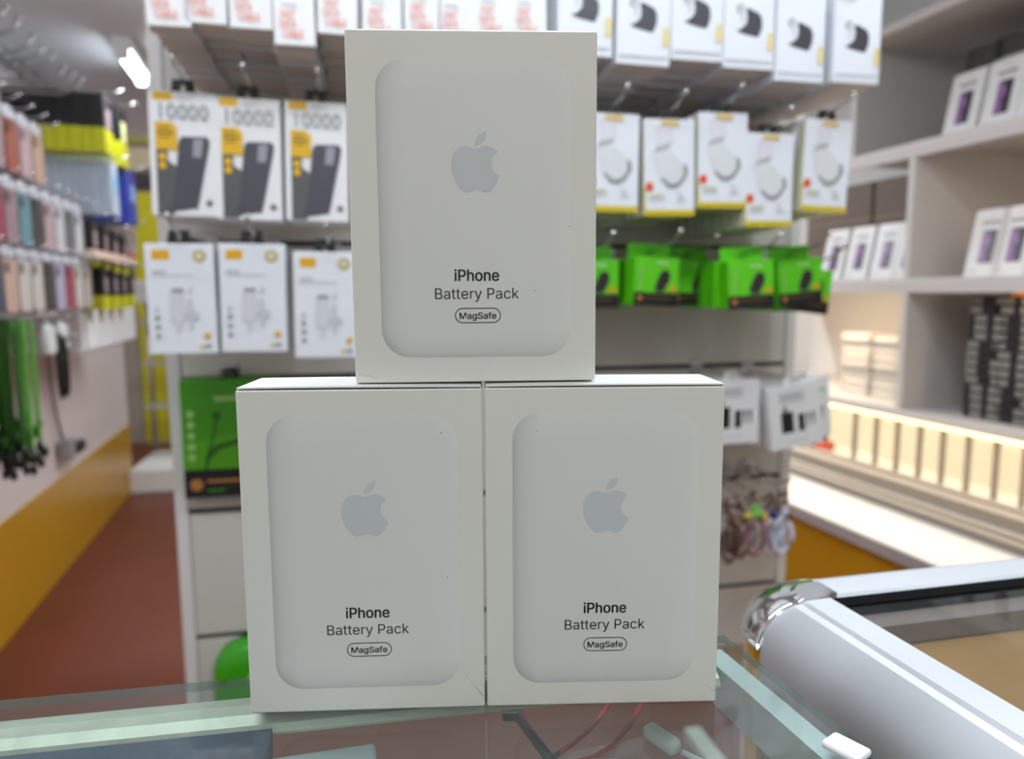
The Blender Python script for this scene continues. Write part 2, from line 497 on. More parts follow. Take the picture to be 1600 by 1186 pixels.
# outlines of the carton's lettering
GLYPHS = {
 'iPhone': '53,0 53,379 114,379 114,0|84,443 73,444 63,448 54,455 47,463 43,472 41,483 43,494 47,504 54,512 63,518 73,522 84,524 95,522 105,518 114,512 121,504 125,494 126,483 125,472 121,463 114,455 105,448 95,444|227,0 227,509 402,509 439,506 471,499 499,487 522,471 542,452 556,430 567,404 573,377 575,348 573,318 567,291 556,265 542,243 522,223 499,207 471,195 439,188 402,186 291,186 291,0|291,242 399,242 424,244 446,248 464,256 479,266 491,279 500,294 506,310 510,328 511,348 510,367 506,385 500,402 491,416 478,428 463,439 445,446 424,451 399,452 291,452|725,227 725,0 664,0 664,509 725,509 725,287 714,287 727,319 743,344 763,362 786,374 811,382 839,384 863,383 886,377 906,369 924,356 940,340 952,321 961,298 966,271 968,240 968,0 907,0 907,235 905,263 897,286 884,304 867,318 846,326 821,329 803,328 787,324 772,317 758,308 747,297 737,283 730,266 726,248|1228,-8 1195,-5 1165,3 1138,16 1114,35 1094,58 1077,85 1065,116 1058,150 1055,187 1058,225 1065,260 1077,291 1094,318 1114,341 1138,360 1165,374 1195,382 1228,384 1262,382 1292,374 1320,360 1344,341 1364,318 1381,291 1393,260 1400,225 1402,187 1400,150 1393,116 1381,85 1364,58 1344,35 1320,16 1292,3 1262,-5|1228,46 1252,49 1273,55 1291,66 1306,80 1319,97 1328,117 1335,139 1339,163 1340,187 1339,212 1335,236 1328,258 1319,278 1306,296 1291,310 1273,321 1252,328 1228,330 1205,328 1184,321 1166,310 1151,296 1139,278 1130,258 1123,236 1119,212 1117,187 1119,163 1123,139 1130,117 1139,97 1151,80 1166,66 1184,55 1205,49|1550,227 1550,0 1489,0 1489,379 1548,379 1548,287 1539,287 1552,319 1569,344 1588,362 1611,374 1636,382 1664,384 1688,383 1711,377 1731,369 1749,356 1764,340 1777,321 1786,298 1792,271 1793,240 1793,0 1732,0 1732,235 1730,263 1722,286 1709,304 1692,318 1671,326 1646,329 1629,328 1612,324 1597,317 1584,308 1572,297 1563,283 1556,266 1551,248|2058,-8 2023,-5 1991,3 1963,16 1938,35 1918,58 1902,85 1890,116 1883,150 1880,187 1883,224 1890,258 1901,290 1917,317 1937,340 1961,359 1988,373 2018,382 2051,384 2072,383 2092,380 2112,374 2131,366 2149,355 2165,341 2180,324 2193,305 2203,282 2211,256 2216,227 2217,194 2217,169 1921,169 1921,221 2184,221 2156,202 2154,226 2150,248 2144,269 2135,286 2123,301 2109,314 2092,323 2073,328 2051,330 2029,328 2010,323 1992,313 1977,301 1965,286 1955,270 1948,251 1943,231 1942,211 1942,178 1944,151 1948,127 1956,106 1967,88 1981,73 1997,61 2016,53 2036,48 2058,46 2073,47 2087,49 2100,53 2111,58 2122,65 2131,73 2140,82 2146,93 2152,105 2211,91 2204,72 2194,55 2181,39 2166,26 2148,14 2129,4 2107,-3 2083,-7',
 'Battery Pack': '60,0 60,509 241,509 274,507 304,501 329,491 350,477 367,461 381,442 390,421 396,398 398,374 397,353 393,336 387,320 378,307 368,295 356,286 343,278 329,272 315,267 315,262 331,260 347,254 363,245 378,234 391,220 402,203 411,184 416,161 418,136 416,111 410,88 400,67 386,48 368,31 344,18 317,8 284,2 247,0|125,57 245,57 281,60 309,67 330,80 344,96 353,115 355,137 354,153 350,169 342,184 333,197 320,209 306,218 289,225 269,229 248,231 125,231|125,285 238,285 256,287 273,290 288,296 302,304 314,314 323,326 330,340 335,355 336,372 333,393 326,412 313,429 294,442 270,449 240,452 125,452|616,-9 593,-7 571,-3 551,5 532,15 517,29 504,45 494,63 488,84 487,108 488,128 492,146 499,161 509,174 520,184 534,193 548,200 564,206 581,211 599,214 617,217 634,220 656,223 674,225 690,227 703,229 713,231 721,235 727,240 731,246 732,255 731,272 728,285 723,297 716,307 707,315 696,322 683,327 668,330 652,331 635,330 619,327 605,322 593,316 583,309 574,301 566,292 561,283 556,274 497,291 507,313 520,331 535,346 551,358 570,368 589,375 609,380 630,383 650,384 664,384 679,382 695,379 711,375 727,369 742,360 756,350 768,336 778,320 786,301 791,278 793,251 793,0 733,0 733,52 729,52 723,43 717,34 708,25 698,16 686,8 671,1 655,-4 637,-7|626,45 648,47 667,51 684,59 698,68 710,80 720,93 726,108 730,122 732,138 732,190 728,187 723,184 716,182 707,180 698,178 687,176 677,174 667,173 656,171 647,170 639,169 632,168 617,166 604,163 590,159 578,153 568,147 560,139 553,130 549,118 548,105 549,93 552,82 558,72 566,64 575,57 586,52 598,48 612,46|1049,379 1049,327 852,327 852,379|910,471 971,471 971,98 972,83 976,70 981,61 990,55 1001,51 1016,50 1020,50 1025,50 1031,51 1036,52 1042,53 1047,54 1058,2 1052,0 1045,-2 1037,-3 1029,-3 1021,-4 1014,-4 983,-1 958,7 937,21 922,41 913,64 910,93|1277,379 1277,327 1079,327 1079,379|1138,471 1199,471 1199,98 1200,83 1203,70 1209,61 1217,55 1229,51 1243,50 1247,50 1252,50 1258,51 1264,52 1269,53 1274,54 1286,2 1279,0 1272,-2 1265,-3 1257,-3 1249,-4 1241,-4 1211,-1 1185,7 1165,21 1150,41 1141,64 1138,93|1512,-8 1477,-5 1445,3 1417,16 1393,35 1372,58 1356,85 1344,116 1337,150 1334,187 1337,224 1344,258 1355,290 1371,317 1391,340 1415,359 1442,373 1472,382 1505,384 1526,383 1546,380 1566,374 1585,366 1603,355 1619,341 1634,324 1647,305 1657,282 1665,256 1670,227 1671,194 1671,169 1375,169 1375,221 1638,221 1610,202 1608,226 1604,248 1598,269 1589,286 1577,301 1563,314 1546,323 1527,328 1505,330 1483,328 1464,323 1446,313 1431,301 1419,286 1409,270 1402,251 1397,231 1396,211 1396,178 1398,151 1402,127 1411,106 1422,88 1435,73 1451,61 1470,53 1490,48 1512,46 1527,47 1541,49 1554,53 1565,58 1576,65 1586,73 1594,82 1600,93 1606,105 1665,91 1658,72 1648,55 1635,39 1620,26 1602,14 1583,4 1561,-3 1537,-7|1757,0 1757,379 1816,379 1816,321 1819,321 1828,339 1841,354 1856,367 1875,377 1895,383 1917,385 1922,385 1927,385 1933,384 1939,384 1944,384 1947,384 1947,322 1945,323 1940,324 1934,324 1927,325 1919,326 1911,326 1894,324 1878,321 1863,315 1850,306 1839,296 1830,284 1823,269 1819,254 1818,237 1818,0|2011,-139 2025,-86 2034,-87 2046,-89 2057,-90 2067,-89 2076,-86 2085,-81 2093,-74 2101,-64 2108,-51 2114,-36 2126,-1 1981,379 2047,379 2128,155 2136,132 2144,109 2150,87 2156,64 2162,42 2169,21 2147,21 2153,42 2159,64 2166,87 2172,110 2179,132 2187,155 2268,379 2335,379 2167,-58 2159,-77 2150,-93 2140,-107 2128,-119 2116,-128 2102,-136 2088,-141 2072,-144 2055,-145 2045,-145 2036,-144 2028,-143 2021,-142 2015,-140|2600,0 2600,509 2775,509 2812,506 2845,499 2872,487 2896,471 2915,452 2930,430 2940,404 2947,377 2949,348 2947,318 2940,291 2930,265 2915,243 2896,223 2872,207 2845,195 2812,188 2775,186 2665,186 2665,0|2665,242 2773,242 2798,244 2819,248 2837,256 2852,266 2864,279 2873,294 2880,310 2883,328 2885,348 2883,367 2880,385 2873,402 2864,416 2852,428 2837,439 2819,446 2797,451 2772,452 2665,452|3144,-9 3121,-7 3099,-3 3079,5 3061,15 3045,29 3032,45 3023,63 3017,84 3015,108 3016,128 3021,146 3028,161 3037,174 3049,184 3062,193 3077,200 3093,206 3110,211 3127,214 3145,217 3163,220 3184,223 3203,225 3218,227 3231,229 3242,231 3250,235 3256,240 3259,246 3260,255 3259,272 3256,285 3251,297 3244,307 3235,315 3224,322 3212,327 3197,330 3180,331 3163,330 3148,327 3134,322 3122,316 3111,309 3102,301 3095,292 3089,283 3085,274 3026,291 3036,313 3048,331 3063,346 3080,358 3098,368 3118,375 3138,380 3158,383 3179,384 3193,384 3208,382 3224,379 3240,375 3255,369 3270,360 3284,350 3296,336 3307,320 3315,301 3320,278 3321,251 3321,0 3261,0 3261,52 3257,52 3252,43 3245,34 3237,25 3226,16 3214,8 3200,1 3184,-4 3165,-7|3155,45 3177,47 3196,51 3213,59 3227,68 3239,80 3248,93 3255,108 3259,122 3260,138 3260,190 3257,187 3251,184 3244,182 3236,180 3226,178 3216,176 3205,174 3195,173 3185,171 3175,170 3167,169 3160,168 3146,166 3132,163 3119,159 3107,153 3097,147 3088,139 3082,130 3078,118 3076,105 3078,93 3081,82 3087,72 3094,64 3103,57 3114,52 3127,48 3140,46|3581,-8 3548,-5 3518,3 3491,16 3467,35 3446,58 3430,85 3418,116 3410,150 3408,187 3410,225 3418,260 3430,291 3446,318 3467,341 3491,360 3518,374 3548,382 3581,384 3599,384 3617,381 3634,377 3650,371 3665,364 3679,356 3692,346 3703,335 3714,322 3723,308 3730,293 3735,277 3677,262 3673,272 3669,281 3664,289 3658,297 3651,304 3644,311 3635,316 3626,321 3616,325 3605,328 3593,329 3581,330 3557,328 3537,321 3519,310 3504,296 3492,278 3482,258 3476,236 3471,212 3470,187 3471,163 3476,139 3482,117 3492,97 3504,80 3519,66 3537,55 3557,49 3581,46 3594,47 3605,49 3616,52 3627,55 3636,60 3645,66 3652,73 3659,80 3665,89 3671,98 3675,107 3678,117 3737,102 3731,86 3724,70 3715,56 3705,43 3693,32 3680,21 3666,12 3651,5 3635,-1 3617,-5 3600,-7|3879,137 3879,212 3890,212 4054,379 4130,379 3954,199 3947,199|3822,0 3822,509 3883,509 3883,0|4064,0 3917,186 3961,229 4142,0',
 'MagSafe': '60,0 60,509 152,509 277,187 280,179 284,170 287,159 291,147 295,135 299,123 303,110 307,97 311,84 315,71 319,60 322,49 307,49 311,59 314,71 318,83 322,95 326,108 330,121 334,134 338,146 342,158 346,169 349,179 352,187 476,509 568,509 568,0 504,0 504,291 504,302 504,314 504,327 505,340 505,354 505,369 505,383 506,398 506,413 506,428 507,443 507,457 513,457 508,441 503,425 498,409 492,393 487,378 482,363 477,348 472,335 467,322 463,310 459,300 456,291 342,0 286,0 170,291 167,300 163,310 159,321 155,333 150,347 145,361 140,376 134,392 129,408 124,424 118,441 112,457 119,457 119,444 120,430 120,416 120,401 121,386 121,372 121,357 121,342 122,328 122,315 122,302 122,291 122,0|788,-9 765,-7 743,-3 723,5 704,15 689,29 676,45 666,63 661,84 659,108 660,128 664,146 671,161 681,174 692,184 706,193 721,200 737,206 753,211 771,214 789,217 806,220 828,223 846,225 862,227 875,229 885,231 893,235 899,240 903,246 904,255 903,272 900,285 895,297 888,307 879,315 868,322 855,327 840,330 824,331 807,330 791,327 777,322 765,316 755,309 746,301 738,292 733,283 728,274 669,291 679,313 692,331 707,346 724,358 742,368 761,375 781,380 802,383 822,384 836,384 851,382 867,379 883,375 899,369 914,360 928,350 940,336 950,320 958,301 963,278 965,251 965,0 905,0 905,52 901,52 895,43 889,34 880,25 870,16 858,8 843,1 827,-4 809,-7|799,45 820,47 839,51 856,59 870,68 882,80 892,93 898,108 902,122 904,138 904,190 900,187 895,184 888,182 879,180 870,178 860,176 849,174 839,173 828,171 819,170 811,169 804,168 789,166 776,163 763,159 751,153 740,147 732,139 725,130 721,118 720,105 721,93 725,82 730,72 738,64 747,57 758,52 770,48 784,46|1224,-151 1198,-149 1173,-146 1151,-140 1132,-132 1115,-122 1100,-110 1087,-97 1076,-84 1068,-69 1119,-41 1125,-49 1131,-57 1139,-66 1148,-74 1159,-82 1172,-88 1187,-93 1204,-96 1224,-97 1253,-95 1278,-87 1300,-75 1316,-58 1326,-34 1329,-6 1329,68 1324,68 1318,60 1312,51 1304,41 1295,32 1283,23 1270,16 1254,10 1235,6 1212,5 1183,7 1155,14 1130,27 1107,43 1088,65 1073,90 1061,120 1054,154 1052,191 1054,229 1061,263 1072,293 1088,320 1107,342 1130,361 1155,374 1183,382 1213,384 1236,383 1255,379 1271,373 1285,365 1296,356 1306,346 1313,336 1320,327 1325,319 1330,319 1330,379 1390,379 1390,-9 1387,-40 1380,-67 1368,-90 1351,-109 1331,-124 1308,-136 1282,-144 1254,-149|1222,59 1244,61 1264,66 1281,75 1296,87 1308,103 1317,121 1324,142 1328,166 1330,193 1328,219 1324,242 1318,264 1308,283 1296,299 1281,312 1264,322 1244,328 1222,330 1200,328 1180,322 1163,312 1148,298 1136,282 1126,262 1119,241 1115,218 1114,193 1115,167 1119,144 1126,123 1136,104 1148,88 1163,76 1180,66 1200,61|1666,-9 1631,-7 1599,-1 1570,9 1545,23 1524,40 1506,60 1493,83 1485,109 1481,137 1547,137 1550,118 1556,102 1566,88 1578,76 1592,66 1609,59 1627,53 1646,50 1666,49 1688,50 1709,54 1728,60 1745,69 1760,79 1772,92 1781,106 1786,122 1788,139 1786,154 1782,168 1774,179 1764,189 1752,197 1738,205 1723,211 1706,217 1687,222 1626,239 1587,253 1555,269 1529,289 1510,313 1498,341 1494,372 1497,400 1505,425 1517,448 1535,468 1555,484 1580,498 1608,508 1637,514 1670,516 1702,514 1732,508 1759,498 1783,484 1803,468 1820,449 1832,427 1840,403 1843,378 1780,378 1774,402 1762,421 1745,437 1722,449 1697,456 1667,459 1646,457 1627,454 1610,448 1594,440 1582,430 1571,418 1564,405 1559,391 1558,376 1559,359 1565,345 1573,334 1585,324 1598,315 1612,308 1627,302 1641,297 1655,293 1707,279 1722,275 1738,270 1754,264 1770,256 1786,248 1801,238 1815,226 1827,213 1837,198 1845,180 1849,161 1851,139 1848,112 1841,87 1829,64 1812,43 1791,25 1766,11 1736,0 1703,-7|2049,-9 2026,-7 2004,-3 1983,5 1965,15 1950,29 1937,45 1927,63 1921,84 1919,108 1921,128 1925,146 1932,161 1942,174 1953,184 1967,193 1981,200 1997,206 2014,211 2032,214 2050,217 2067,220 2089,223 2107,225 2123,227 2136,229 2146,231 2154,235 2160,240 2163,246 2165,255 2164,272 2161,285 2156,297 2149,307 2140,315 2129,322 2116,327 2101,330 2085,331 2068,330 2052,327 2038,322 2026,316 2016,309 2007,301 1999,292 1993,283 1989,274 1930,291 1940,313 1953,331 1968,346 1984,358 2003,368 2022,375 2042,380 2063,383 2083,384 2097,384 2112,382 2128,379 2144,375 2160,369 2175,360 2189,350 2201,336 2211,320 2219,301 2224,278 2226,251 2226,0 2166,0 2166,52 2161,52 2156,43 2150,34 2141,25 2131,16 2118,8 2104,1 2088,-4 2070,-7|2059,45 2081,47 2100,51 2117,59 2131,68 2143,80 2152,93 2159,108 2163,122 2165,138 2165,190 2161,187 2156,184 2149,182 2140,180 2131,178 2120,176 2110,174 2099,173 2089,171 2080,170 2072,169 2065,168 2050,166 2037,163 2023,159 2011,153 2001,147 1992,139 1986,130 1982,118 1981,105 1982,93 1985,82 1991,72 1999,64 2008,57 2019,52 2031,48 2045,46|2506,379 2506,327 2285,327 2285,379|2359,0 2359,432 2360,452 2366,470 2374,486 2385,499 2398,510 2413,519 2430,525 2448,529 2466,530 2479,530 2490,529 2501,527 2509,525 2516,523 2521,521 2506,468 2502,470 2498,471 2493,472 2487,473 2481,474 2473,474 2456,472 2443,468 2433,460 2426,449 2421,435 2420,419 2420,0|2744,-8 2709,-5 2677,3 2649,16 2624,35 2604,58 2588,85 2576,116 2568,150 2566,187 2568,224 2575,258 2587,290 2603,317 2623,340 2647,359 2674,373 2704,382 2737,384 2758,383 2778,380 2798,374 2817,366 2835,355 2851,341 2866,324 2879,305 2889,282 2897,256 2901,227 2903,194 2903,169 2607,169 2607,221 2870,221 2842,202 2840,226 2836,248 2830,269 2820,286 2809,301 2794,314 2778,323 2759,328 2737,330 2715,328 2696,323 2678,313 2663,301 2651,286 2641,270 2634,251 2629,231 2628,211 2628,178 2629,151 2634,127 2642,106 2653,88 2667,73 2683,61 2701,53 2722,48 2744,46 2759,47 2773,49 2786,53 2797,58 2808,65 2817,73 2826,82 2832,93 2837,105 2897,91 2890,72 2880,55 2867,39 2852,26 2834,14 2814,4 2793,-3 2769,-7',
}

# ------------------------------------------------------------------ room shell
def in_frame(fr, mb, name, mats, parent=None):
    if parent is not None:
        return mb.build(name, mats, parent)
    return mb.build(name, mats, None, (fr.p.x, fr.p.y, 0), fr.rz)


M_CEIL = mat('ceiling_paint', (222, 226, 232), 0.9, vary=0.03, scale=3)
M_FLOOR = mat('red_oxide_floor', (104, 48, 33), 0.42, vary=0.16, scale=4, bump=0.05)
M_WALL = mat('white_wall_paint', (222, 211, 207), 0.6, vary=0.03, scale=5)
M_YWALL = mat('yellow_gloss_paint', (196, 146, 22), 0.28, vary=0.08, scale=3)
M_BACK = mat('grey_beige_paint', (170, 158, 146), 0.8, vary=0.05, scale=3)
M_WHITE = mat('white_laminate', (226, 226, 226), 0.45, vary=0.02)
M_GREYW = mat('grey_laminate', (200, 197, 193), 0.6, vary=0.02)
M_BLACK = mat('black_plastic', (22, 22, 23), 0.45)
M_CHROME = mat('bright_chrome', (225, 226, 228), 0.12, 1.0, vary=0.01)
M_WIRE = mat('zinc_wire', (190, 192, 194), 0.3, 1.0, vary=0.02)

mb = MB()
mb.box(-3.4, 2.6, -1.6, 6.6, FLOOR_Z - 0.05, FLOOR_Z)
struct(mb.build('floor', M_FLOOR))
mb = MB()
mb.box(-3.6, 2.8, -5.2, -1.75, CEIL_Z, CEIL_Z + 0.05)
struct(mb.build('ceiling', M_CEIL, None, (-2.62, 5.3, 0), math.atan2(0.22, 1)))
mb = MB()
mb.box(-3.4, 2.6, 2.9, 6.6, BACK_CEIL_Z, BACK_CEIL_Z + 0.05)
struct(mb.build('ceiling', M_CEIL))
mb = MB()
mb.box(-3.6, 1.93, 0, 0.1, -0.575, CEIL_Z, 0)
mb.box(-3.6, 1.93, -0.004, 0.1, FLOOR_Z, -0.575, 1)
struct(in_frame(LEFT, mb, 'wall_left', [M_WALL, M_YWALL]))
BACK = Frame((-2.62, 5.3), (1, 0.22))
mb = MB()
mb.box(-0.75, 4.6, 0, 0.1, FLOOR_Z, BACK_CEIL_Z, 0)
struct(in_frame(BACK, mb, 'wall_back', M_BACK))
SHELF_D = 0.42
mb = MB()
mb.box(-5.9, 1.3, SHELF_D + 0.02, SHELF_D + 0.12, FLOOR_Z, CEIL_Z)
struct(in_frame(SHELF, mb, 'wall_right', M_GREYW))

# ceiling battens: the short one is in view, the others are added unseen
M_TUBE = mat('lit_led_tube', (236, 246, 255), 0.4, emit=16.0, vary=0.0)
M_HOUS = mat('white_lamp_housing', (235, 235, 235), 0.4)
BAT_LABEL = ['LED batten on the low ceiling between the cartons and the display stand', 'LED batten on the low ceiling over the shopper',
             'LED batten on the low ceiling beside the left wall goods', 'short lit LED batten seen glowing past the cable packs', 'LED batten on the low ceiling before the wall shelves',
             'LED batten on the low ceiling behind the display stand']
for (bx, by, bl, bw, ba), lab in zip(BATTENS + [(-1.6, 4.45, 1.2, 16, ACROSS)], BAT_LABEL + ['LED batten on the high ceiling before the far back wall']):
    t = thing('ceiling_lamp', lab, 'ceiling lamp', (bx, by, CEIL_Z if by < 4 else BACK_CEIL_Z), ba)
    mb = MB()
    mb.box(-0.03, 0.03, -bl / 2, bl / 2, -0.035, 0, bevel=0.005)
    mb.build('housing', M_HOUS, t)
    mb = MB()
    mb.tube([(0, -bl / 2 + 0.02, -0.05), (0, bl / 2 - 0.02, -0.05)], 0.016, 10)
    mb.build('tube', M_TUBE, t)
    for s in (-1, 1):
        mb = MB()
        mb.box(-0.02, 0.02, s * (bl / 2 - 0.012) - 0.012, s * (bl / 2 - 0.012) + 0.012, -0.07, -0.03, bevel=0.004)
        mb.build('end_cap', M_HOUS, t)

# ------------------------------------------------------------------ glass showcase under the cartons
GC = Vector((0.0872, 0.2822))                     # far right corner of its glass
GL = (GC.x - 0.75, GC.y - 0.75 * 0.173)           # far left corner, out of the picture
RD = Vector((0.27, -0.9)).normalized()
RD = Vector((0.0252, -0.0839)).normalized()
GR = GC + RD * 0.36
GN = Vector((GL[0] + RD.x * 0.36, GL[1] + RD.y * 0.36))
M_GLASS = glass('clear_glass', (0.85, 0.90, 0.88), dirt=0.05)
M_GEDGE = glass('green_glass_edge', (0.42, 0.55, 0.50), rough=0.12, ior=1.9, dirt=0.3)
M_PANE = glass('thin_pane', (0.93, 0.96, 0.95), dirt=0.02)
M_ALU = mat('polished_aluminium', (214, 212, 200), 0.5, 0.45, vary=0.14, scale=90, bump=0.5)
M_ALUW = mat('white_anodised_bar', (205, 212, 216), 0.35, 0.2, vary=0.03)
case = thing('glass_showcase', 'clear glass topped showcase carrying the three white cartons', 'showcase', (0, 0, FLOOR_Z))
up = -FLOOR_Z


def quad_slab(mb, pts, z0, z1, mi=0, mi_side=None):
    b = [mb.bm.verts.new((p[0], p[1], z0)) for p in pts]
    t = [mb.bm.verts.new((p[0], p[1], z1)) for p in pts]
    mb.bm.faces.new(t).material_index = mi
    mb.bm.faces.new(list(reversed(b))).material_index = mi
    for k in range(4):
        mb.bm.faces.new((b[k], b[(k + 1) % 4], t[(k + 1) % 4], t[k])).material_index = mi if mi_side is None else mi_side


quad = [(GL[0], GL[1]), (GC.x, GC.y), (GR.x, GR.y), (GN.x, GN.y)]
mb = MB()
quad_slab(mb, quad, up - 0.0035, up, 0, 1)
mb.build('glass_top', [M_GLASS, M_GEDGE], case)
BD = Vector((GC.x - GL[0], GC.y - GL[1])).normalized()
BN = Vector((BD.y, -BD.x))                           # towards the shopper
rails = []


def bar(a, b, inward, width, z0, z1, name, m, n=7, dome=True):
    """A bar along a-b, its outer face on that line, with a domed top edge."""
    pts = []
    if dome:
        for k in range(n):
            an = math.pi * k / (n - 1)
            pts.append((width / 2 - math.cos(an) * width / 2, z1 - 0.005 + 0.005 * math.sin(an)))
    else:
        pts = [(0, z1), (width, z1)]
    pts += [(width, z0), (0, z0)]
    rings = []
    for q in (a, b):
        rings.append([(q.x + inward.x * c, q.y + inward.y * c, z) for c, z in pts])
    mbb = MB()
    mbb.loft(rings, smooth=False)
    return mbb.build(name, m, case)


GLv = Vector(GL)
bar(GLv + BN * 0.0015, GC + BN * 0.0015 - BD * 0.012, BN, 0.021, up - 0.0095, up - 0.0037, 'back_rail', M_ALU)
LN = Vector((RD.y, -RD.x))                           # left of the right-hand edge
if LN.x > 0:
    LN = -LN
bar(GC + LN * 0.004 + RD * 0.004, GR + LN * 0.004, LN, 0.009, up - 0.020, up - 0.0037, 'side_rail', M_ALUW, dome=False)
# panes below the rails, plinth, tray
mb = MB()
quad_slab(mb, [tuple(GLv + BN * 0.006), tuple(GC + BN * 0.006), tuple(GC + BN * 0.011), tuple(GLv + BN * 0.011)], 0.32, up - 0.0095)
mb.build('back_pane', M_PANE, case)
mb = MB()
quad_slab(mb, [tuple(GC + LN * 0.005 + RD * 0.02), tuple(GR + LN * 0.005), tuple(GR + LN * 0.010), tuple(GC + LN * 0.010 + RD * 0.02)], 0.32, up - 0.020)
mb.build('side_pane', M_PANE, case)
mb = MB()
cen = Vector(((GL[0] + GR.x) / 2, (GL[1] + GR.y) / 2))
quad_slab(mb, [tuple(cen + (Vector(p) - cen) * 0.985) for p in quad], 0.0, 0.32)
mb.build('plinth', mat('dark_wood', (84, 58, 46), 0.5, vary=0.15, scale=14), case)
M_SLATE = mat('slate_cloth', (72, 84, 106), 0.8, vary=0.35, scale=260, bump=0.4)
mb = MB()
a, b = GLv + BN * 0.0235, GLv + BN * 0.0235 + BD * 0.585
quad_slab(mb, [tuple(a), tuple(b), tuple(b + BN * 0.09), tuple(a + BN * 0.09)], up - 0.016, up - 0.0065)
mb.build('slate_tray', M_SLATE, case)
mb = MB()
quad_slab(mb, [tuple(GLv + BN * 0.03 + BD * 0.60), tuple(GC + BN * 0.012 - BD * 0.016), tuple(GC + RD * 0.34 + LN * 0.02), tuple(GLv + BD * 0.60 + RD * 0.34)], up - 0.034, up - 0.031)
mb.build('inner_shelf', M_PANE, case)
mb = MB()
q = on_level(1322, 1176, 0.0)
mb.box(-0.0042, 0.0042, -0.006, 0.006, 0, 0.0025, bevel=0.001)
ec = mb.build('corner_guard', mat('white_plastic', (232, 234, 238), 0.35), case, (q.x, q.y, up + 0.0002))
ec.rotation_euler = (0, 0, math.atan2(RD.y, RD.x) + math.pi / 2 + 0.35)

# small goods on the inner glass shelf
Z_IN = -0.0308
qa, qb = on_level(425, 1183, -0.014), on_level(586, 1159, -0.014)
t = thing('small_white_box', 'small white flat box inside the showcase, seen under the lower cartons', 'box', (qa.x, qa.y, Z_IN), math.atan2(qb.y - qa.y, qb.x - qa.x))
wl = (Vector((qb.x - qa.x, qb.y - qa.y))).length
mb = MB()
mb.box(0, wl, -0.085, 0, 0, -0.014 - Z_IN, bevel=0.0012)
mb.build('carton', mat('pale_blue_white_card', (214, 222, 228), 0.4), t)
mb = MB()
mb.box(-0.0002, wl + 0.0002, -0.0852, 0.0002, 0.008, 0.0085)
mb.build('lid_seam', M_GREYW, t)
M_RCAB = mat('red_cable_jacket', (176, 34, 36), 0.4)
for k, pts in enumerate(([(872, 1178), (893, 1164), (915, 1146), (935, 1124), (952, 1100)], [(902, 1190), (930, 1182), (958, 1164), (982, 1136), (1004, 1098)])):
    b0 = on_level(*pts[0], Z_IN + 0.001)
    t = thing('red_cable', ('thinner red cable inside the showcase, inner curve', 'longer red cable inside the showcase, outer curve')[k], 'cable', (b0.x, b0.y, Z_IN))
    mb = MB()
    pp = [on_level(u, v, Z_IN + 0.001) - Vector((b0.x, b0.y, Z_IN)) for u, v in pts]
    mb.tube(pp, 0.0009, 8)
    mb.build('lead', M_RCAB, t)
    mb = MB()
    mb.tube([pp[0] - (pp[1] - pp[0]) * 0.5, pp[0]], 0.0011, 8)
    mb.build('plug', M_BLACK, t)
b0, b1 = on_level(800, 1108, Z_IN + 0.002), on_level(862, 1190, Z_IN + 0.002)
t = thing('black_strap', 'black strap with a buckle lying inside the showcase', 'strap', (b0.x, b0.y, Z_IN))
dv = b1 - b0
mb = MB()
mb.tube([(0, 0, 0.002), tuple(dv * 0.5 + Vector((0, 0, 0.002))), tuple(dv + Vector((0, 0, 0.002)))], 0.0019, 8)
mb.build('band', M_BLACK, t)
mb = MB()
mb.box(-0.004, 0.004, -0.006, 0.001, 0.0, 0.004, bevel=0.001)
mb.build('buckle', M_BLACK, t)
b0 = on_level(1034, 1150, Z_IN + 0.004)
t = thing('white_charger', 'small white rounded charger inside the showcase near its corner', 'charger', (b0.x, b0.y, Z_IN), 0.6)
mb = MB()
mb.box(-0.0033, 0.0033, -0.008, 0.008, 0, 0.006, bevel=0.0024, seg=3)
mb.build('body', mat('white_plastic', (232, 234, 238), 0.35), t)
mb = MB()
mb.tube([(0.0, -0.010, 0.003), (0.004, -0.018, 0.0015), (0.010, -0.024, 0.0012)], 0.0011, 8)
mb.build('lead', mat('white_plastic', (232, 234, 238), 0.35), t)

# ------------------------------------------------------------------ the neighbouring aluminium showcase
alu = thing('aluminium_showcase', 'showcase with a broad rounded silver aluminium rail and brown deck', 'showcase', (0, 0, FLOOR_Z))
PV = Vector((0.1450, 0.3185))
R2 = Vector((0.27, -1)).normalized()
B2 = Vector((1, 0.225)).normalized()
OL = Vector((R2.y, -R2.x))
if OL.x > 0:
    OL = -OL
OB = Vector((-B2.y, B2.x))
RW = 0.036


def rail_profile(z_low, inset=0.0):
    p = [(0.0, 0.0), (0.0135, 0.0), (0.0155, -0.0012)]
    for k in range(1, 9):
        t = math.radians(90 * k / 8)
        p.append((0.0155 + (RW - 0.0155 - inset) * math.sin(t), -0.0012 - 0.020 * (1 - math.cos(t))))
    p += [(RW - inset, z_low), (0.0, z_low)]
    return p


def sweep(name, m, stations, z_low, inset=0.0, z_shift=0.0):
    prof = rail_profile(z_low, inset)
    rings = [[(o.x + d.x * c, o.y + d.y * c, up + z_shift + z) for c, z in prof] for o, d in stations]
    mbb = MB()
    mbb.loft(rings)
    ob = mbb.build(name, m, alu)
    for f in ob.data.polygons:
        f.use_smooth = abs(f.normal.z) < 0.98
    return ob


